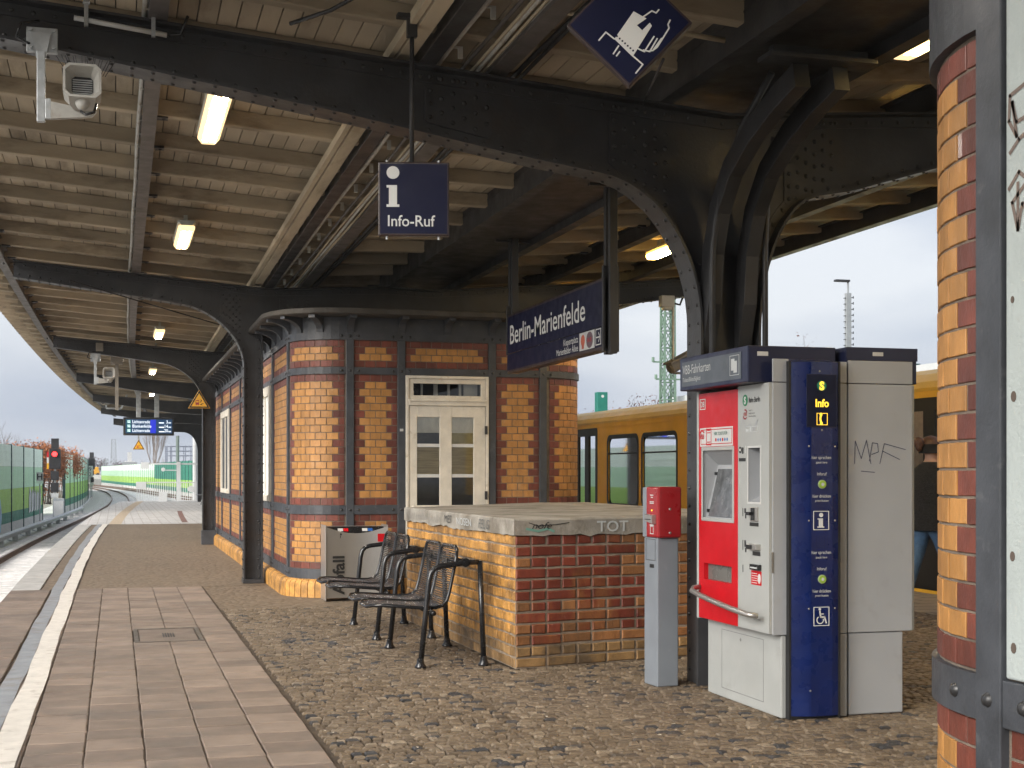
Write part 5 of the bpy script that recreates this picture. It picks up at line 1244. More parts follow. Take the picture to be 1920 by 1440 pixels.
for k, (nm, mi_) in enumerate((('Lichtenrade','3'),('Blankenfelde','14'),('Lichtenrade','20'))):
    z = .37-k*.135; text(pdp, nm, DW*.175, z, .095, M.scrw, dsp, .82, d=.008); text(pdp, mi_, DW*.88, z, .095, M.scrw, dsp, .9, 'RIGHT', d=.008); text(pdp, 'min', DW*.885, z, .05, M.scrw, dsp, .8, d=.008, bold=.02)
    m = MB(); pdp.rect(m, DW*.70, DW*.80, z, z+.03, .008); m.build('train_length_bar', M.scrw, dsp)
    m = MB(); pdp.rect(m, DW*.07, DW*.15, z-.005, z+.095, .007); m.build('line_badge', emis('badge_green', (.0,.14,.10), .36), dsp); text(pdp, 'S2', DW*.11, z+.012, .07, M.scrw, dsp, .9, 'CENTER', .009, .02)
for f in (.30, .66):
    x = DX0_+DW*f; MB().box(x-.07, x+.07, DY+.1, DY+.25, 3.13, 4.1).build('hanging_post', M.galv, dsp, bevel=.01)
_c = dl_(260, 47.); warn((_c[0], _c[1], 1.45+(885-843)/2600*47), .40, 'small yellow warning triangle hanging under the departure display', (_c[0]-.03,_c[0]+.03,_c[1]+.02,_c[1]+.06,2.4,4.1))

# loudspeakers and cameras -------------------------------------------------
M.horn = mk('loudspeaker_grey', (.40,.39,.36), .5, var=.12, sc=9, dirt=((.25,.22,.18), .5, 12, .55))
M.camh0 = mk('beige_metal', (.20,.18,.15), .5, var=.1)
def speaker(bx, by, bz, label, k=1.0):
    t = thing('loudspeaker', label, 'loudspeaker', (bx, by, bz-.6*k), 'grey loudspeakers on brackets')
    m = MB(); m.box(bx-.10*k,bx+.09*k,by-.03,by,bz-.10*k,bz+.06*k); m.build('mount_plate', M.galv, t, bevel=.004)
    m = MB(); 
    for u, v in ((-.075,.04),(.065,.04),(-.075,-.07),(.065,-.07)): m.cyl((bx+u*k,by-.05,bz+v*k),(bx+u*k,by,bz+v*k), .012*k, 6)
    m.build('bolts', M.galv, t, kind='stuff')
    m = MB(); m.prism([(-.06*k,.02*k),(.06*k,.02*k),(.03*k,-.14*k),(-.03*k,-.14*k)], (bx-.01,by-.035,bz), (1,0,0),(0,0,1),(0,-1,0), .02); m.build('gusset', M.galv, t)
    m = MB(); m.box(bx-.035*k,bx+.015*k,by-.07,by-.03,bz-.55*k,bz-.1*k); m.box(bx+.0151*k,bx+.05*k,by-.07,by-.04,bz-.53*k,bz-.40*k); m.build('drop_post', M.galv, t, bevel=.003)
    m = MB(); m.prism([(.05,-.42),(.05,-.53),(.30,-.50),(.33,-.465)], (bx,by-.04,bz), (k,0,0), (0,0,k), (0,-1,0), .04); m.build('arm', M.horn, t)
    cx_, cz_, yy = bx+.245*k, bz-.35*k, by-.16
    def rr(w, h, y, c, tilt=0): return [(cx_+a*w, y, cz_+b*h+tilt) for a, b in ((-1+c,-1),(1-c,-1),(1,-1+c),(1,1-c),(1-c,1),(-1+c,1),(-1,1-c),(-1,-1+c))]
    m = MB(); rows = [rr(.115*k,.105*k,yy-.13*k,.3,.02*k), rr(.10*k,.09*k,yy-.13*k,.3,.02*k), rr(.065*k,.055*k,yy-.03*k,.3,.01*k)]
    m.strip(rows, closed=True); m.strip([rr(.115*k,.105*k,yy-.13*k,.3,.02*k), rr(.11*k,.11*k,yy,.3), rr(.085*k,.10*k,yy+.08*k,.4,-.02*k)][::-1], closed=True); m.add(rr(.085*k,.10*k,yy+.08*k,.4,-.02*k), [tuple(range(8))]); m.build('horn', M.horn, t)
    m = MB(); m.add(rr(.066*k,.056*k,yy-.028*k,.3,.01*k), [tuple(range(8))]); m.build('horn_throat', M.matblack, t)
    m = MB()
    for q_ in range(7): m.box(cx_-.06*k,cx_+.06*k,yy-.036*k,yy-.03*k,cz_-.042*k+q_*.014*k,cz_-.036*k+q_*.014*k)
    m.build('grille_bars', M.galv, t, kind='stuff')
    m = MB(); m.dome((cx_,yy-.06*k,cz_-.105*k), (0,-.5,-1), .045*k, .05*k, 12); m.build('driver_cap', M.horn, t, smooth=True)
    m = MB(); m.tube([(cx_-.01,yy-.03,cz_-.15*k),(cx_+.02*k,yy-.05,cz_-.175*k),(cx_+.07*k,yy-.06,cz_-.16*k),(cx_+.085*k,yy-.04,cz_-.10*k)], .009*k, 6); m.build('lead', M.black, t, smooth=True); m = MB(); m.tube([(bx-.02,by-.03,bz+.1*k),(bx-.13*k,by-.05,bz+.07*k),(bx-.16*k,by-.06,bz-.02*k),(bx-.08*k,by-.03,bz-.05*k)], .009*k, 6); m.build('lead', M.black, t, smooth=True)
speaker(-.415, 8.70, 4.03, 'grey horn loudspeaker on a drop bracket near the top left corner', .93)
t = thing('bird_spikes', 'thin bird spikes on top of the near loudspeaker', 'spikes', (-.2, 8.55, 3.8)); m = MB()
for k in range(16): m.cyl((-.27+k*.014, 8.52, 3.78), (-.33+k*.022+random.uniform(-.01,.01), 8.52+random.uniform(-.03,.03), 3.89), .0018, 4)
m.build('spike_row', M.matblack, t, kind='stuff')
def W3(px, py, z): return (z*.2748+((px-960)/2600*z)*.9615, z*.9615-((px-960)/2600*z)*.2748, 1.45+(885-py)/2600*z)
_s = W3(179, 664, 26.6); speaker(_s[0], 28.38, _s[2], 'distant loudspeaker on a drop bracket below the warning triangle frame', 1.0)
_s = W3(219, 672, 28.2); t = thing('drop_pole', 'slim grey pole with a square head hanging from the roof beside the far loudspeaker', 'pole', _s); MB().box(_s[0]-.12,_s[0]+.12,_s[1]-.1,_s[1]+.1,_s[2]-.12,_s[2]+.1).build('pole_head', M.camh0, t, bevel=.01); MB().box(_s[0]-.035,_s[0]+.035,_s[1]-.035,_s[1]+.035,_s[2]-1.05,_s[2]-.12).build('pole', M.camh0, t)
_s = W3(186, 645, 26.5); tag(MB().box(_s[0]-.07,_s[0]+.07,28.25,28.37,_s[2]-.08,_s[2]+.08).build('junction_box', M.camh0, bevel=.01), 'small beige junction box on the upper edge of the third frame', 'box')
t = thing('girder_conduit', 'white plastic conduit clipped on the upper edge of the big girder', 'conduit', (.0, 8.7, 4.2))
MB().tube([(-.24,8.70,Hg(-.24)-.06),(.30,8.70,Hg(.30)-.075)], .016, 8).build('pipe', M.wh, t, smooth=True)
m = MB()
for x in (-.17, .22): m.box(x-.012,x+.012,8.68,8.71,Hg(x)-.10,Hg(x)+.05); m.cyl((x-.02,8.69,Hg(x)+.04),(x+.02,8.69,Hg(x)+.04),.014,6)
m.build('clamp', M.galv, t)
tag(MB().tube([(.30,8.7,Hg(.3)-.075),(.38,8.68,Hg(.3)-.07),(.42,8.6,Hg(.3)+.02)], .009, 6).build('lead_cable', M.black, smooth=True), 'short black cable leaving the end of the white conduit', 'cable')
tag(MB().tube([(.95,7.9,3.99),(1.15,7.7,4.02),(1.3,7.55,4.08),(1.36,7.5,4.14)], .012, 6).build('lead_cable', M.black, smooth=True), 'loose black cable hanging below the boards at the top', 'cable')
def camera(c, d, label, drop, k=1.):
    t = thing('security_camera', label, 'camera', c, 'security cameras'); c = Vector(c); d = Vector(d).normalized(); u = d.cross(Vector((0,0,1))).normalized(); w = u.cross(d)
    M.camh = mk('camera_housing', (.22,.20,.165), .5, var=.1) if not hasattr(M, 'camh') else M.camh
    m = MB(); m.tube([c-d*.22*k, c-d*.2*k, c+d*.2*k, c+d*.22*k], [.06*k,.085*k,.085*k,.07*k], 10); m.obox(c+w*.075*k+d*.04*k, u*.10*k, d*.26*k, w*.012*k); m.build('housing', M.camh, t)
    m = MB(); m.tube([c+d*.221*k, c+d*.224*k], .055*k, 10); m.build('lens', M.black, t)
    m = MB(); m.tube([c-w*.09*k, c-w*.16*k, c-w*.16*k+Vector(drop[0])], .022*k, 6); m.tube([c-w*.16*k+Vector(drop[0]), c-w*.16*k+Vector(drop[0])+Vector(drop[1])], .022*k, 8); m.build('arm', M.galv, t)
def W3(px, py, z): return (z*.2748+((px-960)/2600*z)*.9615, z*.9615-((px-960)/2600*z)*.2748, 1.45+(885-py)/2600*z)
camera(W3(1276,680,19.4), (.85,.2,.42), 'security camera on a long drop arm at the right roof edge', ((-.17,0,-.0),(0,0,.95)))
camera(W3(199,752,49), (-.3,-1,-.1), 'small security camera under the roof edge left of the departure display', ((.5,0,0),(.25,0,.6)), 1.6)
t = thing('arm_bracket', 'pale bracket box where the camera arm meets the roof girder', 'bracket', W3(1250,565,19.4)); x, y, z = W3(1250,568,19.4)
m = MB(); m.box(x-.1,x+.1,y-.06,y+.06,z-.06,z+.1); m.box(x-.06,x+.06,y-.05,y+.05,z-.1,z-.06); m.build('bracket_box', M.wh, t, bevel=.01)
m = MB(); m.tube([(x+.1,y,z),(x+.2,y,z-.02),(x+.24,y,z+.08)], .015, 6); m.build('lead', M.black, t)
# scattered bits of litter on the cobbles
rr_ = random.Random(77); m = MB()
for _ in range(70):
    y = rr_.uniform(6.6, 13); x = rr_.uniform(1.1, min(3.2, .55*y)); a = rr_.uniform(0, 3); c, s_ = math.cos(a), math.sin(a); l, w = rr_.uniform(.008,.016), rr_.uniform(.003,.006)
    if x > 2.7 and y > 9.7: continue
    m.add([(x-c*l-s_*w,y-s_*l+c*w,.009),(x+c*l-s_*w,y+s_*l+c*w,.011),(x+c*l+s_*w,y+s_*l-c*w,.009),(x-c*l+s_*w,y-s_*l-c*w,.012)], [(0,1,2,3)])
tag(m.build('litter', mk('litter_paper', (.6,.54,.45), .8, var=.2), kind='stuff'), 'tiny pale cigarette ends scattered on the cobbles', 'litter')
# ------------------------------------------------------------------ train on the right hand track
M.och = mk('train_ochre', (.80, .45, .05), .5, var=.06, sc=2, spec=.3); M.ochl = mk('train_roof_yellow', (.72, .44, .07), .45, var=.06, sc=2); M.bur = mk('train_burgundy', (.12, .015, .015), .4, var=.1)
M.rub = mk('rubber_black', (.012,.012,.013), .5, var=0); M.tin = mk('train_interior', (.45,.45,.42), .6, var=.05); M.seat = mk('seat_fabric', (.05,.07,.16), .8, var=.3, sc=20); M.pole = mk('pole_yellow', (.6,.42,.05), .4, var=0)
trn = thing('suburban_train', 'ochre yellow suburban train standing at the right hand platform edge', 'train', (11, 18, -1))
TX0, TX1, TY0, TY1 = 9.55, 12.45, -6., 40.
doors = [8.5+6.4*k for k in range(-2, 5)]
def side(x, s):
    m = MB(); m2 = MB(); m3 = MB(); gl = MB(); dr = MB(); a, b = sorted((x, x+s*.06))
    y = TY0
    ops = []
    for d in doors:
        if TY0 < d-.7 and d+.7 < TY1: ops.append((d-.66, d+.66, .06, 2.36, 'd'))
        for w0 in (1.5, 3.4):
            if TY0 < d+w0 and d+w0+1.68 < TY1: ops.append((d+w0, d+w0+1.68, .80, 2.14, 'w'))
    ops.sort()
    for (y0, y1, z0, z1, kd) in ops:
        m.box(a, b, y, y0, -.05, 2.42); m.box(a, b, y0, y1, z1, 2.42); 
        if z0 > 0: m.box(a, b, y0, y1, -.05, z0)
        y = y1
        xf = x-s*.004; pl = Pl((xf, y0, 0), (0, 1 if s < 0 else -1, 0), (0,0,1)) 
        def rr(u0, u1, v0, v1, r, n=5):
            P = []
            for cx_, cz_, a0 in ((u1-r,v0+r,-90),(u1-r,v1-r,0),(u0+r,v1-r,90),(u0+r,v0+r,180)):
                for k in range(n+1): q = R(a0+90*k/n); P.append((cx_+r*math.cos(q), cz_+r*math.sin(q)))
            return P
        def ring(mb, u0, u1, v0, v1, w, r):
            A = rr(u0-w, u1+w, v0-w, v1+w, r+w*.8); B = rr(u0+.03, u1-.03, v0+.03, v1-.03, r)
            mb.strip([[(xf, p[0], p[1]), (xf, q[0], q[1])] for p, q in zip(A+A[:1], B+B[:1])])
        if kd == 'w': ring(m2, y0, y1, z0, z1, .05, .13); gl.add([(x+s*.02,y0,z0),(x+s*.02,y1,z0),(x+s*.02,y1,z1),(x+s*.02,y0,z1)], [(0,1,2,3)]); m2.box(a+.01,b-.01,y0,y1,1.80,1.83)
        else:
            for ya, yb in ((y0, (y0+y1)/2), ((y0+y1)/2, y1)):
                dr.box(a+.005,b-.005,ya,ya+.12,z0,z1); dr.box(a+.005,b-.005,yb-.12,yb,z0,z1); dr.box(a+.005,b-.005,ya+.12,yb-.12,z0,.55); dr.box(a+.005,b-.005,ya+.12,yb-.12,2.2,z1)
                gl.add([(x+s*.03,ya+.1,.5),(x+s*.03,yb-.1,.5),(x+s*.03,yb-.1,2.22),(x+s*.03,ya+.1,2.22)], [(0,1,2,3)])
            ring(m2, y0, y1, z0, z1, .05, .1)
    m.box(a, b, y, TY1, -.05, 2.42)
    m.build('side_wall', M.och, trn); m2.build('window_seals', M.rub, trn, kind='stuff'); dr.build('door_leaves', M.rub, trn, kind='stuff'); gl.build('window_glass', M.tglass, trn, kind='stuff')
    MB().box(a, b, TY0, TY1, -.75, -.052).build('skirt', M.bur, trn)
    MB().box(min(a,a-.0)-(.012 if s > 0 else 0), b+(.012 if s < 0 else 0), TY0, TY1, 2.36, 2.44).build('cantrail', M.och, trn)
side(TX0, 1); side(TX1, -1)
m = MB(); RP = [(TX0-.015,2.441),(TX0-.02,2.48),(TX0+.02,2.56),(TX0+.12,2.66),(TX0+.35,2.74),(TX0+.9,2.80),(11,2.82)]; RP = RP + [(22-x, z) for x, z in RP[::-1][1:]]
m.strip([[(x, y, z) for x, z in RP] for y in (TY0, TY1)]); m.build('roof', [M.ochl], trn)
m = MB(); m.box(TX0+.07, TX1-.07, TY0, TY1, -.05, .05); m.box(TX0+.07, TX1-.07, TY0, TY1, 2.33, 2.36); m.build('floor_and_ceiling', M.tin, trn)
MB().box(TX0+.3, TX1-.3, TY0, TY1, -.95, -.76).build('underframe', M.matblack, trn)
m = MB()
for d in doors:
    for dy in (1.9, 2.6, 3.6, 4.3):
        if d+dy < TY1-1 and d+dy > TY0+1:
            for x in (TX0+.15, TX1-1.1): m.box(x, x+.95, d+dy, d+dy+.12, .05, 1.15); m.box(x, x+.95, d+dy-.4, d+dy+.0, .35, .47)
m.build('seats', M.seat, trn, kind='stuff')
m = MB()
for d in doors:
    for dy in (-.8, .8): m.cyl((10.3, d+dy, .05), (10.3, d+dy, 2.33), .018, 6); m.cyl((11.7, d+dy, .05), (11.7, d+dy, 2.33), .018, 6)
m.build('grab_poles', M.pole, trn, kind='stuff')
for y in (TY0, TY1-.03): MB().box(TX0+.06, TX1-.06, y, y+.03, -.05, 2.42).build('end_wall', M.och, trn)

# ------------------------------------------------------------------ people
def person(name, label, loc, ang, H, parts, pose, hair, extra=None):
    k = H/1.75
    J = pose; ed = []; names = list(J); idx = {n: i for i, n in enumerate(names)}
    me = bpy.data.meshes.new('p'); E = []
    for n in names:
        if J[n][0]: E.append((idx[J[n][0]], idx[n]))
    me.from_pydata([tuple(c*k for c in J[n][1]) for n in names], E, [])
    ob = bpy.data.objects.new('p', me); COL.objects.link(ob)
    ob.modifiers.new('s', 'SKIN'); sm = ob.modifiers.new('u', 'SUBSURF'); sm.levels = 2; sm.render_levels = 2
    sv = me.skin_vertices[0].data
    for n in names:
        r = J[n][2]; sv[idx[n]].radius = (r[0]*k, r[1]*k) if isinstance(r, tuple) else (r*k, r*k); sv[idx[n]].use_root = n == 'pelvis'
    dg = bpy.context.evaluated_depsgraph_get(); me2 = bpy.data.meshes.new_from_object(ob.evaluated_get(dg)); bpy.data.objects.remove(ob)
    for p in me2.polygons: p.use_smooth = True
    mats = []
    for _, mt in parts:
        me2.materials.append(mt)
    for p in me2.polygons:
        c = p.center/k
        for i, (fn, mt) in enumerate(parts):
            if fn(c): p.material_index = i; break
    root = thing(name, label, 'person', loc); root.rotation_euler = (0,0,ang)
    me2.name = 'body'; o = bpy.data.objects.new('body', me2); COL.objects.link(o); o.parent = root
    def child(nm, mb, mat, smooth=True):
        e = bpy.data.meshes.new(nm); e.from_pydata([tuple(c*k for c in v) for v in mb.v], [], mb.f); e.materials.append(mat)
        for p in e.polygons: p.use_smooth = smooth
        c = bpy.data.objects.new(nm, e); COL.objects.link(c); c.parent = root; return c
    hair(child)
    return root
def pose(step=.0, ar=.0):
    J = {'pelvis':(None,(0,0,.98),(.15,.11)),'waist':('pelvis',(0,0,1.12),(.14,.10)),'chest':('waist',(0,.0,1.32),(.165,.115)),'neckb':('chest',(0,.0,1.47),(.085,.07)),'neck':('neckb',(0,.01,1.53),.05),
      'head':('neck',(0,.03,1.62),(.078,.092)),'crown':('head',(0,.02,1.705),(.07,.085))}
    for s, n in ((-1,'l'),(1,'r')):
        f = step*s
        J['hip'+n] = ('pelvis',(s*.095,0,.92),.095); J['knee'+n] = ('hip'+n,(s*.10,f*.55+.02,.50),.062); J['ank'+n] = ('knee'+n,(s*.10,f*.95-.02,.09),.045); J['toe'+n] = ('ank'+n,(s*.115,f*.95+.13,.035),.036)
        J['sh'+n] = ('neckb',(s*.185,0,1.42),.06); J['elb'+n] = ('sh'+n,(s*.235,-.04+ar*.3,1.14),.048); J['wr'+n] = ('elb'+n,(s*.225,.06+ar,.92+ar*.5),.033); J['palm'+n] = ('wr'+n,(s*.22,.085+ar*1.2,.86+ar*.6),(.032,.022))
        for q, (dx, dz) in enumerate(((-.028,-.075),(-.010,-.085),(.010,-.08),(.028,-.065))):
            J[f'f{q}{n}'] = ('palm'+n,(s*.22+dx*.35,.085+ar*1.2+dx+.01,.86+ar*.6+dz*.55),.0095); J[f'g{q}{n}'] = (f'f{q}{n}',(s*.215+dx*.3,.10+ar*1.2+dx*1.1,.86+ar*.6+dz*1.0),.008)
        J['th'+n] = ('palm'+n,(s*.20,.13+ar*1.2,.845+ar*.6),.0105); J['ti'+n] = ('th'+n,(s*.20,.145+ar*1.2,.81+ar*.6),.009)
    return J
M.skin = mk('skin', (.50,.29,.20), .55, var=.06); M.jean = mk('blue_denim', (.055,.115,.21), .85, var=.25, sc=14, bump=.3, bsc=80); M.coat = mk('black_fleece', (.012,.012,.013), .95, var=.5, sc=40, bump=1.2, bsc=70); M.boot = mk('dark_boots', (.013,.012,.012), .5, var=.2); M.hairb = mk('brown_hair', (.07,.03,.016), .55, var=.4, sc=60, stretch=(1,1,.3)); M.band = mk('knit_band', (.012,.012,.014), .9, var=.2)
def blob(mb, c, r, n=12, m_=8, za=-1., zb=1.):
    rows = []
    for i in range(m_+1):
        w = za+(zb-za)*i/m_; q = math.sqrt(max(0, 1-w*w)); rows.append([(c[0]+math.cos(2*math.pi*j/n)*r[0]*q, c[1]+math.sin(2*math.pi*j/n)*r[1]*q, c[2]+w*r[2]) for j in range(n)])
    mb.strip(rows, closed=True); return mb
def face(child, skin):
    m = MB(); blob(m, (0,.132,1.605), (.014,.022,.024), 8, 5); child('nose', m, skin)
    m = MB(); 
    for s in (-1,1): blob(m, (s*.086,.02,1.61), (.012,.022,.03), 8, 5)
    child('ears', m, skin)
    m = MB()
    for s in (-1,1): blob(m, (s*.033,.112,1.635), (.012,.010,.008), 8, 5)
    child('eyes', m, M.matblack); m = MB(); blob(m, (0,.112,1.555), (.024,.01,.006), 8, 4); child('mouth', m, M.bur)
def hair_w(child):
    face(child, M.skin)
    m = MB(); blob(m, (0,.005,1.665), (.098,.112,.105), 16, 9, -.35, 1); child('hair', m, M.hairb)
    m = MB(); blob(m, (0,-.135,1.70), (.055,.05,.055), 12, 8); blob(m, (0.02,-.15,1.66), (.03,.03,.05), 8, 6); child('hair_bun', m, M.hairb)
    m = MB(); m.strip([[(math.cos(2*math.pi*j/20)*.104, .008+math.sin(2*math.pi*j/20)*.122, z+(.02 if math.sin(2*math.pi*j/20) > 0 else 0)) for j in range(20)] for z in (1.60,1.625,1.655,1.685)], closed=True); child('head_band', m, M.band)
    m = MB(); rows = []
    for z, w, d in ((.88,.205,.165),(.95,.21,.17),(1.1,.20,.16),(1.3,.21,.165),(1.43,.19,.14),(1.5,.10,.10)): rows.append([(math.cos(2*math.pi*j/18)*w, math.sin(2*math.pi*j/18)*d, z) for j in range(18)])
    m.strip(rows, closed=True); child('jacket', m, M.coat)
person('person', 'woman with brown bun, black headband, black fleece jacket and blue jeans walking right', (7.47, 11.62, 0), R(-90+8), 1.78,
    [(lambda c: c.z < .13, M.boot), (lambda c: c.z < .98 and abs(c.x) < .19, M.jean), (lambda c: c.z > 1.515, M.skin), (lambda c: c.z < .9 and abs(c.x) >= .17, M.skin), (lambda c: True, M.coat)], pose(.26, .12), hair_w)
M.jkt = mk('dark_jacket', (.02,.018,.02), .85, var=.4, sc=9); M.trs = mk('dark_trousers', (.02,.02,.025), .85, var=.2); M.skin2 = mk('tanned_skin', (.28,.16,.10), .55, var=.08); M.beard = mk('grey_beard', (.38,.37,.35), .8, var=.3, sc=50)
def hair_m(child):
    face(child, M.skin2)
    m = MB(); blob(m, (0,.01,1.69), (.10,.115,.085), 16, 8, -.2, 1); child('cap', m, M.jkt)
    m = MB(); blob(m, (0,.105,1.50), (.065,.05,.10), 12, 8); child('beard', m, M.beard)
    m = MB(); rows = []
    for z, w, d in ((.80,.22,.165),(1.1,.215,.165),(1.3,.225,.17),(1.43,.20,.15),(1.5,.12,.12),(1.53,.11,.11)): rows.append([(math.cos(2*math.pi*j/18)*w, -.01+math.sin(2*math.pi*j/18)*d, z) for j in range(18)])
    m.strip(rows, closed=True); child('jacket', m, M.jkt)
person('person', 'bearded man in dark jacket and cap standing inside the train window', (9.93, 26.6, .05), R(140), 1.84,
    [(lambda c: c.z < .1, M.boot), (lambda c: c.z < .9 and abs(c.x) < .19, M.trs), (lambda c: c.z > 1.50, M.skin2), (lambda c: c.z < .9 and abs(c.x) >= .17, M.skin2), (lambda c: True, M.jkt)], pose(.03, .1), hair_m)

# ------------------------------------------------------------------ noise barriers
M.g1 = mk('pale_mint_panel', (.78,.92,.79), .6, var=.05, sc=1.5); M.g2 = mk('mint_panel', (.48,.74,.50), .6, var=.05, sc=1.5); M.g3 = mk('lime_panel', (.34,.58,.10), .6, var=.06, sc=1.5); M.g4 = mk('dark_green_panel', (.02,.20,.13), .6, var=.06, sc=1.5)
M.gp = mk('barrier_post', (.010,.05,.05), .5, var=.1); M.gc = mk('barrier_plinth', (.58,.57,.54), .85, var=.1)
BANDS = [(-1.45,-.80,M.gc,'plinth'),(-.80,-.33,M.g4,'panel'),(-.33,.70,M.g3,'panel'),(.70,1.70,M.g2,'panel'),(1.70,2.66,M.g1,'panel')]
def barrier(label, fx, y0, y1, n, dz=0., bands=BANDS, side_=1, alt=None):
    t = thing('noise_barrier', label, 'noise barrier', (fx(y0), y0, -1.4))
    Y = np.linspace(y0, y1, n+1)
    for i in range(n):
        a, b = (fx(Y[i]), Y[i]), (fx(Y[i+1]), Y[i+1])
        for (z0, z1, mt, nm) in (alt if alt and alt[0](Y[i]) else [0, bands])[1]:
            m = MB(); m.bar((a[0],a[1],(z0+z1)/2+dz), (b[0],b[1],(z0+z1)/2+dz), .10, z1-z0-.006)
            if nm == 'panel':
                rb = MB()
                for q in range(1, 3): z = z0+(z1-z0)*q/3+dz; rb.bar((a[0]+side_*.055,a[1],z),(b[0]+side_*.055,b[1],z),.03,.022)
                rb.build('ribs', mt, t, kind='stuff')
            m.build(nm, mt, t)
    for i in range(n+1): x, y = fx(Y[i]), Y[i]; MB().box(x-.09,x+.09,y-.07,y+.07,-1.45,bands[-1][1]+.04+dz).build('post', M.gp, t)
    return t
bl = lambda y: railL(y)-2.4
nb1 = barrier('green banded noise barrier at the far left with graffiti', bl, 47.2, 80.2, 7)
barrier('set back green noise barrier behind the red signal', lambda y: bl(y)-2.2, 79, 96, 4, bands=[(-1.45,-.8,M.gc,'plinth'),(-.8,-.2,M.g4,'panel'),(-.2,1.0,mk('olive_panel',(.10,.17,.05),.6,var=.1),'panel')])
barrier('green banded noise barrier behind the red signal curving away', lambda y: railL(y)-2.3, 95, 200, 21)
br = hermite([(-20,18.6),(20,18.5),(60,17.5),(90,14.2),(110,11.6),(130,9.6),(157,7.5),(200,5.),(250,1.3),(312,-2.9),(360,-8)])
DG = [(-1.45,-.80,M.gc,'plinth'),(-.80,-.33,M.g4,'panel'),(-.33,.55,M.g3,'panel'),(.55,2.66,M.g4,'panel')]
barrier('long green banded noise barrier right of the far tracks', br, 100, 312, 70, 0, alt=(lambda y: y < 195, DG))
PM = [(-1.45,-.6,M.gc,'plinth'),(-.6,1.6,mk('bright_mint_panel',(.52,.80,.60),.6,var=.05),'panel'),(1.6,2.7,M.g1,'panel'),(2.7,4.0,mk('pale_grey_panel',(.56,.58,.58),.6,var=.04),'panel')]
barrier('pale green noise barrier behind the yellow train', br, -10, 44, 11, 0, bands=PM, side_=-1)
x, y, z = W3(1130, 735, 46); t = thing('barrier_end_post', 'broad dark green barrier end post rising above the train roof', 'post', (x, y, -1.4)); MB().box(x-.18,x+.18,y,y+.3,-1.4,z).build('post_body', mk('bottle_green', (.012,.16,.12), .5, var=.1), t, bevel=.02); m = MB(); m.cyl((x,y-.006,z-.14),(x,y,z-.14),.05,10); m.build('disc', M.wh, t)
# graffiti on the left barrier (flat print)
def gplane(y0): x = bl(y0); d = Vector((bl(y0+6)-x, 6, 0)).normalized(); return Pl((x+.07, y0, 0), tuple(d), (0,0,1))
M.gr1 = mk('pale_blue_spray', (.36,.55,.70), .7, var=.1); M.gr2 = mk('white_spray', (.66,.68,.66), .7, var=.05); M.gr3 = mk('grey_spray', (.22,.25,.26), .7, var=.1)
gp_ = gplane(59.); m = MB(); gp_.poly(m, [(0,-1.1),(3.2,-1.1),(3.6,-.4),(3.2,.2),(2.4,.6),(1.2,.75),(.2,.4)], .012); m.build('graffiti', M.gr1, nb1); m = MB(); gp_.poly(m, [(.6,-.9),(1.5,-.9),(1.6,.4),(.8,.5)], .016); gp_.poly(m, [(1.9,-.8),(2.9,-.8),(2.8,.1),(2.0,.3)], .016); m.build('graffiti', M.gr2, nb1); m = MB(); gp_.ink(m, [(.3,-.6),(1.0,.3),(1.5,-.7),(2.1,.2),(2.6,-.6),(3.2,-.1)], .1, .02); m.build('graffiti', M.gr3, nb1)
gp_ = gplane(73.); m = MB()
for k in range(5): gp_.poly(m, [(k*1.25,-.6),(k*1.25+.9,-.5),(k*1.25+1.1,.3),(k*1.25+.5,.7-.1*k),(k*1.25+.05,.2)], .012)
m.build('graffiti', M.gr2, nb1); m = MB()
for k in range(9): gp_.ink(m, [(k*.7,-.5+.1*(k%3)),(k*.7+.4,.1),(k*.7+.2,.5),(k*.7+.6,.3),(k*.7+.5,-.3)], .06, .016)
m.build('graffiti', M.gr3, nb1)

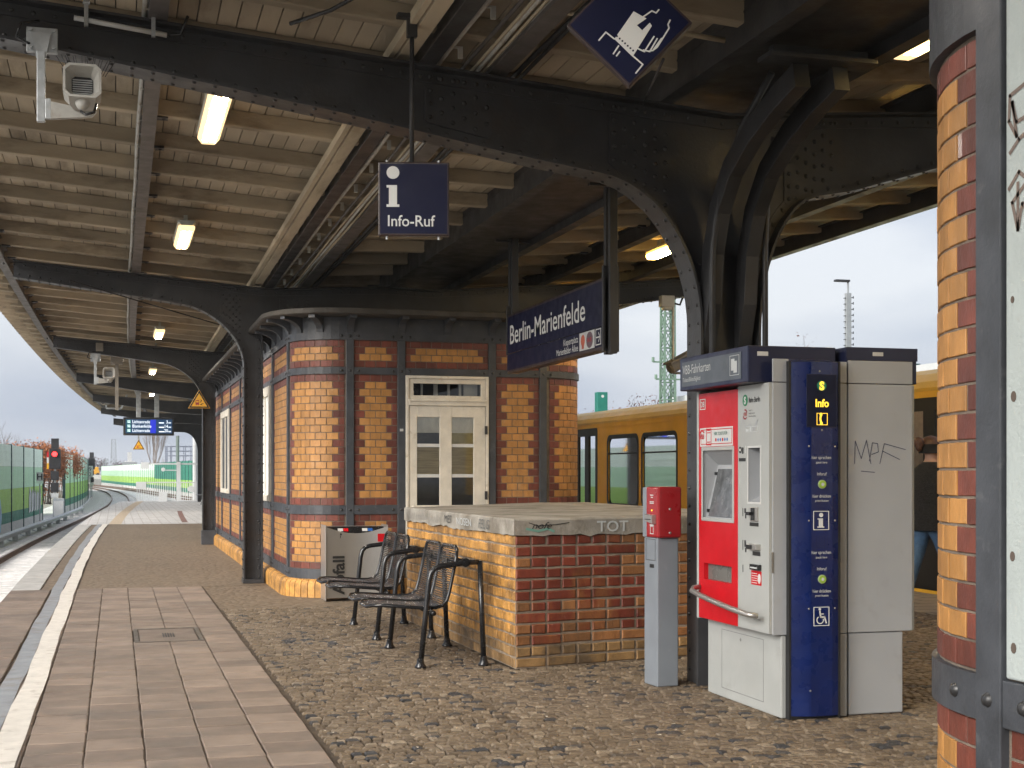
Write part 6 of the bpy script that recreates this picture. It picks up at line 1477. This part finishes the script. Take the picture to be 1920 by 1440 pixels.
# ------------------------------------------------------------------ signals, signs, fence at the platform end
M.redl = emis('signal_red', (1.,.02,.02), 3); M.sigb = mk('signal_black', (.012,.011,.012), .6, var=.2)
def signal(z, px, ytop, label, lit=True, k=1.):
    x, y, zt = W3(px, ytop, z); t = thing('railway_signal', label, 'signal', (x, y, -1.3), 'railway signals')
    MB().box(x-.06,x+.06,y+.2,y+.32,-1.35,zt-.3).build('mast', M.galv, t)
    m = MB(); m.box(x-.22*k,x+.22*k,y,y+.3,zt-.62*k,zt); m.build('upper_box', M.sigb, t, bevel=.02); m = MB(); m.box(x-.33*k,x+.33*k,y-.02,y+.3,zt-1.85*k,zt-.63*k); m.build('signal_head', M.sigb, t, bevel=.03)
    m = MB(); m.box(x-.25*k,x+.22*k,y,y+.25,zt-2.52*k,zt-1.98*k); m.build('lower_box', M.sigb, t, bevel=.02); m = MB(); m.box(x-.25*k,x+.22*k,y,y+.25,zt-3.25*k,zt-2.68*k); m.build('lower_box', M.sigb, t, bevel=.02)
    m = MB(); m.cyl((x-.02,y-.03,zt-.95*k),(x-.02,y-.021,zt-.95*k),.15*k,16); m.build('lens', M.redl if lit else M.matblack, t)
    m = MB(); m.tube([(x-.02,y-.2,zt-.93*k),(x-.02,y-.02,zt-.93*k)], .19*k, 12, cap=False); m.build('hood', M.sigb, t)
    m = MB()
    for u, v in ((-.1,-1.35),(.1,-1.35),(0,-1.55)): m.cyl((x+u*k,y-.04,zt+v*k),(x+u*k,y-.021,zt+v*k),.06*k,10)
    m.build('small_lens', M.matblack, t)
    if lit:
        for j, (c_) in enumerate((M.red, M.wh, M.yel)): MB().box(x-.47*k,x-.36*k,y+.05,y+.09,zt-1.15*k-j*.35*k,zt-.8*k-j*.35*k).build('mast_board', c_, t)
    MB().box(x-.22,x+.2,y-.02,y+.0,zt-3.6*k,zt-3.32*k).build('number_plate', M.wh, t)
    return x, y, zt
sx, sy, sz = signal(84, 103, 822, 'tall railway signal showing a red light at the far left')
pz = Pl((sx-.2, sy-.022, sz-3.55), (1,0,0), (0,0,1))
t = thing('signal_cabinet', 'small pale signal cabinet at the foot of the red signal', 'cabinet', (sx+.1, sy-.5, -1.3)); MB().box(sx-.1,sx+.55,sy-.6,sy-.2,-1.35,-.15).build('cabinet_body', M.galv, t, bevel=.02); MB().box(sx-.05,sx+.5,sy-.615,sy-.6,-1.2,-.3).build('cabinet_door', M.wh, t, bevel=.01)
signal(150, 172, 848, 'distant dark railway signal near the vanishing tracks', False, 1.0)
x, y, z = W3(169, 893, 146); t = thing('speed_board', 'white board with the figures 9 and 2 under the distant signal', 'sign', (x, y, -1.3)); MB().box(x-.28,x+.28,y,y+.05,z-.1,z+1.1).build('board', M.wh, t); pq_ = Pl((x,y-.002,z), (1,0,0), (0,0,1)); text(pq_, '9', 0, .55, .42, M.ltrd, t, 1, 'CENTER', .01); text(pq_, '2', 0, .0, .42, M.ltrd, t, 1, 'CENTER', .01); MB().box(x-.05,x+.05,y+.06,y+.12,-1.35,z+.5).build('post', M.galv, t)
x, y, z = W3(74.5, 902, 72); t = thing('stop_board', 'white board with a black letter H beside the left track', 'sign', (x, y, -1.3)); MB().box(x-.17,x+.17,y,y+.03,z,z+.46).build('board', M.wh, t); pq_ = Pl((x,y-.002,z), (1,0,0), (0,0,1)); text(pq_, 'H', 0, .08, .30, M.ltrd, t, 1., 'CENTER', .004, .03); MB().box(x-.17,x+.17,y,y+.03,z-.13,z-.005).build('green_strip', M.g1, t); MB().box(x-.03,x+.03,y+.035,y+.08,-1.35,z+.3).build('post', M.galv, t)
M.wfence = mk('white_fence_paint', (.72,.73,.73), .5, var=.03)
ax, ay, _ = W3(257, 942, 66.5); bx_, by_, _ = W3(372, 940, 67.5)
t = thing('end_fence', 'white picket railing closing the far end of the platform', 'fence', (ax, ay, 0))
for k in range(29):
    f = k/28; x, y = ax+(bx_-ax)*f, ay+(by_-ay)*f; MB().box(x-.015,x+.015,y-.015,y+.015,.06,.95).build('bar', M.wfence, t)
m = MB(); m.bar((ax,ay,.95),(bx_,by_,.95),.05,.05); m.bar((ax,ay,.06),(bx_,by_,.06),.04,.04); m.build('rail', M.wfence, t)
MB().box(ax-.05,ax+.42,ay-.05,ay-.02,.62,.98).build('notice_board', M.wfence, t); MB().box(ax+1.0,ax+1.4,ay-.06,ay-.02,.02,.5).build('white_box', M.wfence, t)
m = MB(); m.cyl((bx_-.35,by_-.06,.62),(bx_-.35,by_-.03,.62),.16,16); m.build('round_plate', M.wfence, t)
x, y, z = W3(335, 866, 69); t = thing('end_mast', 'white portal mast with cross arm at the platform end', 'mast', (x, y, 0)); MB().box(x-.09,x+.09,y-.08,y+.08,0,z).build('mast', M.wfence, t); x2 = W3(372,868,69)[0]; x0 = W3(268,868,69)[0]; MB().box(x0,x-.091,y-.03,y+.03,z-.14,z-.06).build('cross_arm', M.wfence, t); MB().box(x+.091,x2+.3,y-.03,y+.03,z-.14,z-.06).build('cross_arm', M.wfence, t); MB().box(x0-.1,x0+.28,y-.06,y-.031,z-.35,z-.02).build('notice_board', M.wfence, t)
m = MB(); m.tube([(x-.1,y,z-.42),(x-.75,y,z-.42)], .03, 6); m.cyl((x-.75,y-.05,z-.38),(x-.75,y+.05,z-.38),.1,12); m.build('mirror_arm', M.wfence, t)
x, y, _ = W3(333, 800, 110); t = thing('mast_pole', 'slim grey pole rising behind the white portal mast', 'pole', (x, y, -1.3)); MB().cyl((x,y,-1.4),(x,y,1.45+68/2600*110),.13,8).build('pole', mk('grey_green_paint', (.14,.18,.16), .5, var=.1), t)
x, y, _ = W3(366, 800, 72); t = thing('mast_pole', 'thick white pole at the far end beside the last column', 'pole', (x, y, -.9)); MB().cyl((x,y,-1.0),(x,y,3.6),.13,10).build('pole', M.wfence, t)
# yellow track marker
x, y, z = W3(160, 952, 76); t = thing('track_marker', 'small yellow marker block beside the left track', 'marker', (x, y, -1.25)); MB().box(x-.3,x+.35,y-.1,y+.1,-1.27,-1.12).build('marker_block', M.yel, t, bevel=.02)

# ------------------------------------------------------------------ masts, gasometer, bridge
M.mgreen = mk('mast_green', (.15,.235,.175), .6, var=.15); M.mgrey = mk('mast_grey', (.28,.30,.31), .6, var=.1)
def lattice(c, w0, w1, z0, z1, n, mat, label, name='lattice_mast', r=.03):
    t = thing(name, label, 'mast', (c[0], c[1], z0)); x, y = c
    def co(z, k): w = (w0+(w1-w0)*(z-z0)/(z1-z0))/2; s = ((-1,-1),(1,-1),(1,1),(-1,1))[k % 4]; return (x+s[0]*w, y+s[1]*w, z)
    for k in range(4): m = MB(); m.bar(co(z0,k), co(z1,k), r*2, r*2); m.build('leg', mat, t)
    m = MB(); Z = np.linspace(z0, z1, n+1)
    for i in range(n):
        for k in range(4): m.bar(co(Z[i],k), co(Z[i+1],k+1), r*1.1, r*.8); m.bar(co(Z[i],k+1), co(Z[i+1],k), r*1.1, r*.8); m.bar(co(Z[i+1],k), co(Z[i+1],k+1), r, r)
    m.build('bracing', mat, t, kind='stuff'); return t
x, y, z = W3(1252, 700, 46); t = lattice((x,y), .44, .32, -1.3, 9, 18, M.mgreen, 'green lattice mast beyond the train on the right', r=.03)
for py, w in ((680, .6), (712, .5)): zz = W3(1252,py,46)[2]; m = MB(); m.bar((x-w,y-.2,zz),(x+w+.3,y-.2,zz),.05,.05); m.cyl((x-w,y-.2,zz),(x-w,y-.2,zz+.15),.05,6); m.cyl((x+w,y-.2,zz-.2),(x+w,y-.2,zz+.2),.05,6); m.build('cross_arm', M.mgreen, t)
x, y, z = W3(1590, 527, 40); t = thing('light_mast', 'slim grey light mast with climbing rungs and a flat lamp head', 'lamp post', (x, y, -1.3)); zt = z
MB().box(x-.07,x+.07,y-.07,y+.07,-1.3,zt-.35).build('mast', M.mgrey, t); MB().cyl((x,y,zt-.35),(x,y,zt),.03,8).build('lamp_neck', M.mgrey, t); MB().box(x-.42,x+.03,y-.08,y+.08,zt-.03,zt+.03).build('lamp_head', M.steel, t, bevel=.01)
m = MB()
for k in range(9): z = zt-.5-k*.17; m.bar((x-.14,y,z),(x+.18,y,z+.03),.025,.02); m.bar((x+.17,y,z),(x+.17,y,z+.07),.02,.02)
m.build('rungs', M.steel, t, kind='stuff')
x, y, z = W3(213, 824, 300); lattice((x,y), 1.3, .9, -3, z, 12, M.mgrey, 'far grey lattice mast beyond the curving tracks', r=.07)
for px, top, zz_, lab in ((196, 862, 330, 'short far mast left of the tall lattice mast'), (200, 860, 340, 'thin far mast right beside the short far mast')):
    x, y, z = W3(px, top, zz_); lattice((x,y), .9, .6, -3, z, 6, M.mgrey, lab, r=.06)
x, y, z = W3(243, 848, 340); t = thing('far_tower', 'pale stepped tower top seen far away over the barrier', 'tower', (x, y, -3)); MB().box(x-1.2,x+1.2,y,y+2,-3,z-2.2).build('tower_base', M.wh, t); MB().box(x-1.8,x+1.8,y-.3,y+2.3,z-3.2,z-2.4).build('gallery', M.mgrey, t); MB().box(x-.5,x+.5,y+.5,y+1.5,z-2.2,z).build('tower_top', M.wh, t)
gx_, gy_, gz = W3(346, 836, 420); t = thing('gas_holder', 'skeleton ring of a gas holder far behind the green barrier', 'gas holder', (gx_, gy_, -3)); M.gas = mk('gas_holder_steel', (.16,.18,.24), .6, var=.1); GRr = 5.6
for k in range(16): a = 2*math.pi*k/16; MB().box(gx_+math.cos(a)*GRr-.13, gx_+math.cos(a)*GRr+.13, gy_+math.sin(a)*GRr-.13, gy_+math.sin(a)*GRr+.13, -3, gz).build('column', M.gas, t)
m = MB()
for z in (gz-.2, gz-1.6, gz-3.0): m.tube([(gx_+math.cos(2*math.pi*k/32)*GRr, gy_+math.sin(2*math.pi*k/32)*GRr, z) for k in range(32)], .12, 5, closed=True)
m.build('ring_girder', M.gas, t)
x0, y0_, z = W3(166, 893, 300); x1, y1_, _ = W3(193, 893, 300); t = thing('far_bridge', 'pale road bridge crossing the line in the distance', 'bridge', (x0, y0_, -2)); MB().box(x0-6,x1+2,y0_,y0_+3,z-.6,z+.3).build('deck', M.gc, t); MB().box(x0-6,x0+.2,y0_+.2,y0_+2.6,-4,z-.6).build('abutment', M.gc, t); MB().box(x1-.4,x1+.3,y0_+.2,y0_+2.6,-4,z-.6).build('pier', M.gc, t)
x, y, z = W3(178, 885, 305); t = thing('yellow_digger', 'yellow construction vehicle on the far bridge', 'vehicle', (x, y, z-.6)); MB().box(x-1.2,x+1.0,y-.5,y+.5,z-.5,z+.3).build('chassis', M.yel, t, bevel=.1); MB().box(x-.2,x+.8,y-.4,y+.4,z+.3,z+1.1).build('cab', M.yel, t, bevel=.1); m = MB(); m.bar((x-.8,y,z+.2),(x-1.8,y,z+1.2),.2,.2); m.build('boom', M.yel, t)
m = MB()
for u in (-.8, .6): m.cyl((x+u,y-.6,z-.55),(x+u,y+.6,z-.55),.35,10)
m.build('wheels', M.matblack, t)

# ------------------------------------------------------------------ vegetation
def branches(mb, p, d, L, r, depth, rr, spread=.5, up=.15, kids=3, sh=.68):
    p2 = p + d*L; mid = p + d*L*.5 + Vector((rr.uniform(-1,1), rr.uniform(-1,1), 0))*L*.05
    mb.tube([p, mid, p2], [r, r*.85, r*.65], 5 if depth > 1 else 3, cap=False); ends = [p2, mid]
    if depth > 0:
        for k in range(kids):
            f = .45+.55*(k+1)/kids; q = p + d*L*f
            nd = (d + Vector((rr.uniform(-1,1), rr.uniform(-1,1), rr.uniform(-.3,.7)))*spread + Vector((0,0,up))).normalized()
            ends += branches(mb, q, nd, L*sh*rr.uniform(.75,1.15), r*.58, depth-1, rr, spread, up, kids, sh)
    return ends
def leaves(mb, pts, n, s, rr, spread):
    for _ in range(n):
        c = rr.choice(pts) + Vector((rr.gauss(0,1), rr.gauss(0,1), rr.gauss(0,.8)))*spread
        a = Vector((rr.uniform(-1,1), rr.uniform(-1,1), rr.uniform(-1,1))).normalized(); b = a.orthogonal().normalized(); w = s*rr.uniform(.5,1.3)
        mb.add([c-a*w, c+b*w*.5, c+a*w, c-b*w*.5], [(0,1,2,3)])
def tree(base, H, label, barkm, leafm, seed, nl=0, ls=.12, spread=.5, up=.15, depth=4, kids=3, name='bare_tree', lsp=.3, trunk=.12, sh=.68, tl=.3):
    rr = random.Random(seed); t = thing(name, label, 'tree', tuple(base)); m = MB(); b = Vector(base)
    tr = MB(); tr.tube([b, b+Vector((rr.uniform(-.1,.1),0,H*tl*.5)), b+Vector((0,0,H*tl))], [trunk, trunk*.85, trunk*.7], 8); tr.build('trunk', barkm, t)
    ends = []
    for k in range(kids+2):
        d = Vector((rr.uniform(-1,1), rr.uniform(-1,1), rr.uniform(.6,1.5)))
        d = (Vector((d.x*spread, d.y*spread, d.z))).normalized(); ends += branches(m, b+Vector((0,0,H*tl*rr.uniform(.6,1.))), d, H*.28, trunk*.55, depth, rr, spread, up, kids, sh)
    m.build('branches', barkm, t)
    if nl: m = MB(); leaves(m, ends, nl, ls, rr, lsp); m.build('crown', leafm, t, kind='stuff')
    return t
M.bark = mk('bark', (.12,.09,.07), .9, var=.3, sc=4); M.bark2 = mk('pale_bark', (.24,.19,.155), .9, var=.2, sc=4); M.rust = mk('rust_leaves', (.38,.14,.05), .8, var=.3, sc=1.5, rnd=.3); M.brown = mk('brown_leaves', (.12,.06,.05), .8, var=.3, rnd=.3)
def bush(px0, px1, ytop, z, zb, seed, label, n, s=.16):
    rr = random.Random(seed); a = Vector(W3(px0, ytop, z)); b = Vector(W3(px1, ytop, z)); t = thing('vine_bush', label, 'bush', ((a.x+b.x)/2, a.y, zb)); m = MB(); L = MB(); pts = []
    for k in range(14):
        f = k/13; top = a.z-.9*rr.random(); x = a.x+(b.x-a.x)*f; y = a.y+rr.uniform(-.6,.6)
        e = branches(m, Vector((x,y,zb)), Vector((rr.uniform(-.25,.25), rr.uniform(-.2,.2), 1)).normalized(), (top-zb)*.62, .035, 3, rr, .55, .1, 3, .5); pts += [q for q in e if q.z < a.z+.1 and q.z > zb+.2*(a.z-zb)]
    m.build('stems', M.bark, t); leaves(L, pts, int(n*2.2), s*.5, rr, .26); L.build('crown', M.rust, t, kind='stuff')
bush(18, 78, 838, 86, -1.0, 3, 'rust brown climbing bush behind the left noise barrier', 5000)
bush(70, 96, 838, 88, -.6, 4, 'rust orange bush beside the left edge of the red signal', 4200)
bush(108, 132, 842, 99, -.4, 6, 'dark rust bush hanging over the barrier right of the signal', 3200)
x, y, _ = W3(-6, 820, 95); tree((x,y,-1.4), 6.6, 'thin bare tree at the left edge above the barrier', M.bark, None, 8, depth=4, spread=.6, trunk=.09)
x, y, _ = W3(36, 820, 100); tree((x,y,-1.4), 5.6, 'small bare tree rising over the rust bush', M.bark, None, 9, depth=4, spread=.5, trunk=.07)
x, y, _ = W3(288, 860, 240); tree((x,y,-2), 11.6, 'tall bare poplar behind the right noise barrier', M.bark2, None, 12, depth=5, spread=.22, up=.35, kids=3, trunk=.16, name='poplar_tree', sh=.74, tl=.3)
for px, h, sd, zz_ in ((262, 5.6, 14, 260), (305, 6.5, 15, 250)): x, y, _ = W3(px, 860, zz_); tree((x,y,-2), h, 'low bare shrubby tree left of the poplar' if px < 270 else 'bare tree right of the poplar top', M.bark2, None, sd, depth=4, spread=.5, trunk=.15)
for px, top, sd, lab in ((1165, 740, 21, 'brownish shrub crown above the train roof beside the green post'), (1218, 736, 22, 'second brownish shrub crown between green post and lattice mast'), (1575, 642, 23, 'small leafy treetop peeking over the ticket machine roofs')):
    x, y, z = W3(px, top, 75); tree((x,y,-1.3), (z+1.3)*1.0, lab, M.bark, M.brown, sd, 2600, .085, .55, .1, 4, 3, 'leafy_tree', .28, .1)
for k, (px, zz_, h) in enumerate(((150,420,6),(176,430,7),(225,420,5))):
    x, y, _ = W3(px, 860, zz_); tree((x,y,-3), h+3, ('hazy treetop far left of the bridge', 'hazy treetop behind the far bridge', 'hazy treetop right of the lattice mast')[k], M.bark2, M.brown, 30+k, 800, .3, .6, .1, 3, 3, 'leafy_tree', .8, .2)
# haze of the damp air
hz = MB().box(-70, 90, -30, 520, -2.6, 14).build('haze', None); hz.data.materials.clear()
mh = bpy.data.materials.new('haze_air'); mh.use_nodes = True; n_ = mh.node_tree.nodes; n_.remove(n_['Principled BSDF']); pv_ = n_.new('ShaderNodeVolumePrincipled'); pv_.inputs['Density'].default_value = .0005; pv_.inputs['Color'].default_value = (.86,.9,.95,1); pv_.inputs['Anisotropy'].default_value = .2
mh.node_tree.links.new(pv_.outputs[0], n_['Material Output'].inputs['Volume']); hz.data.materials.append(mh); hz['kind'] = 'stuff'
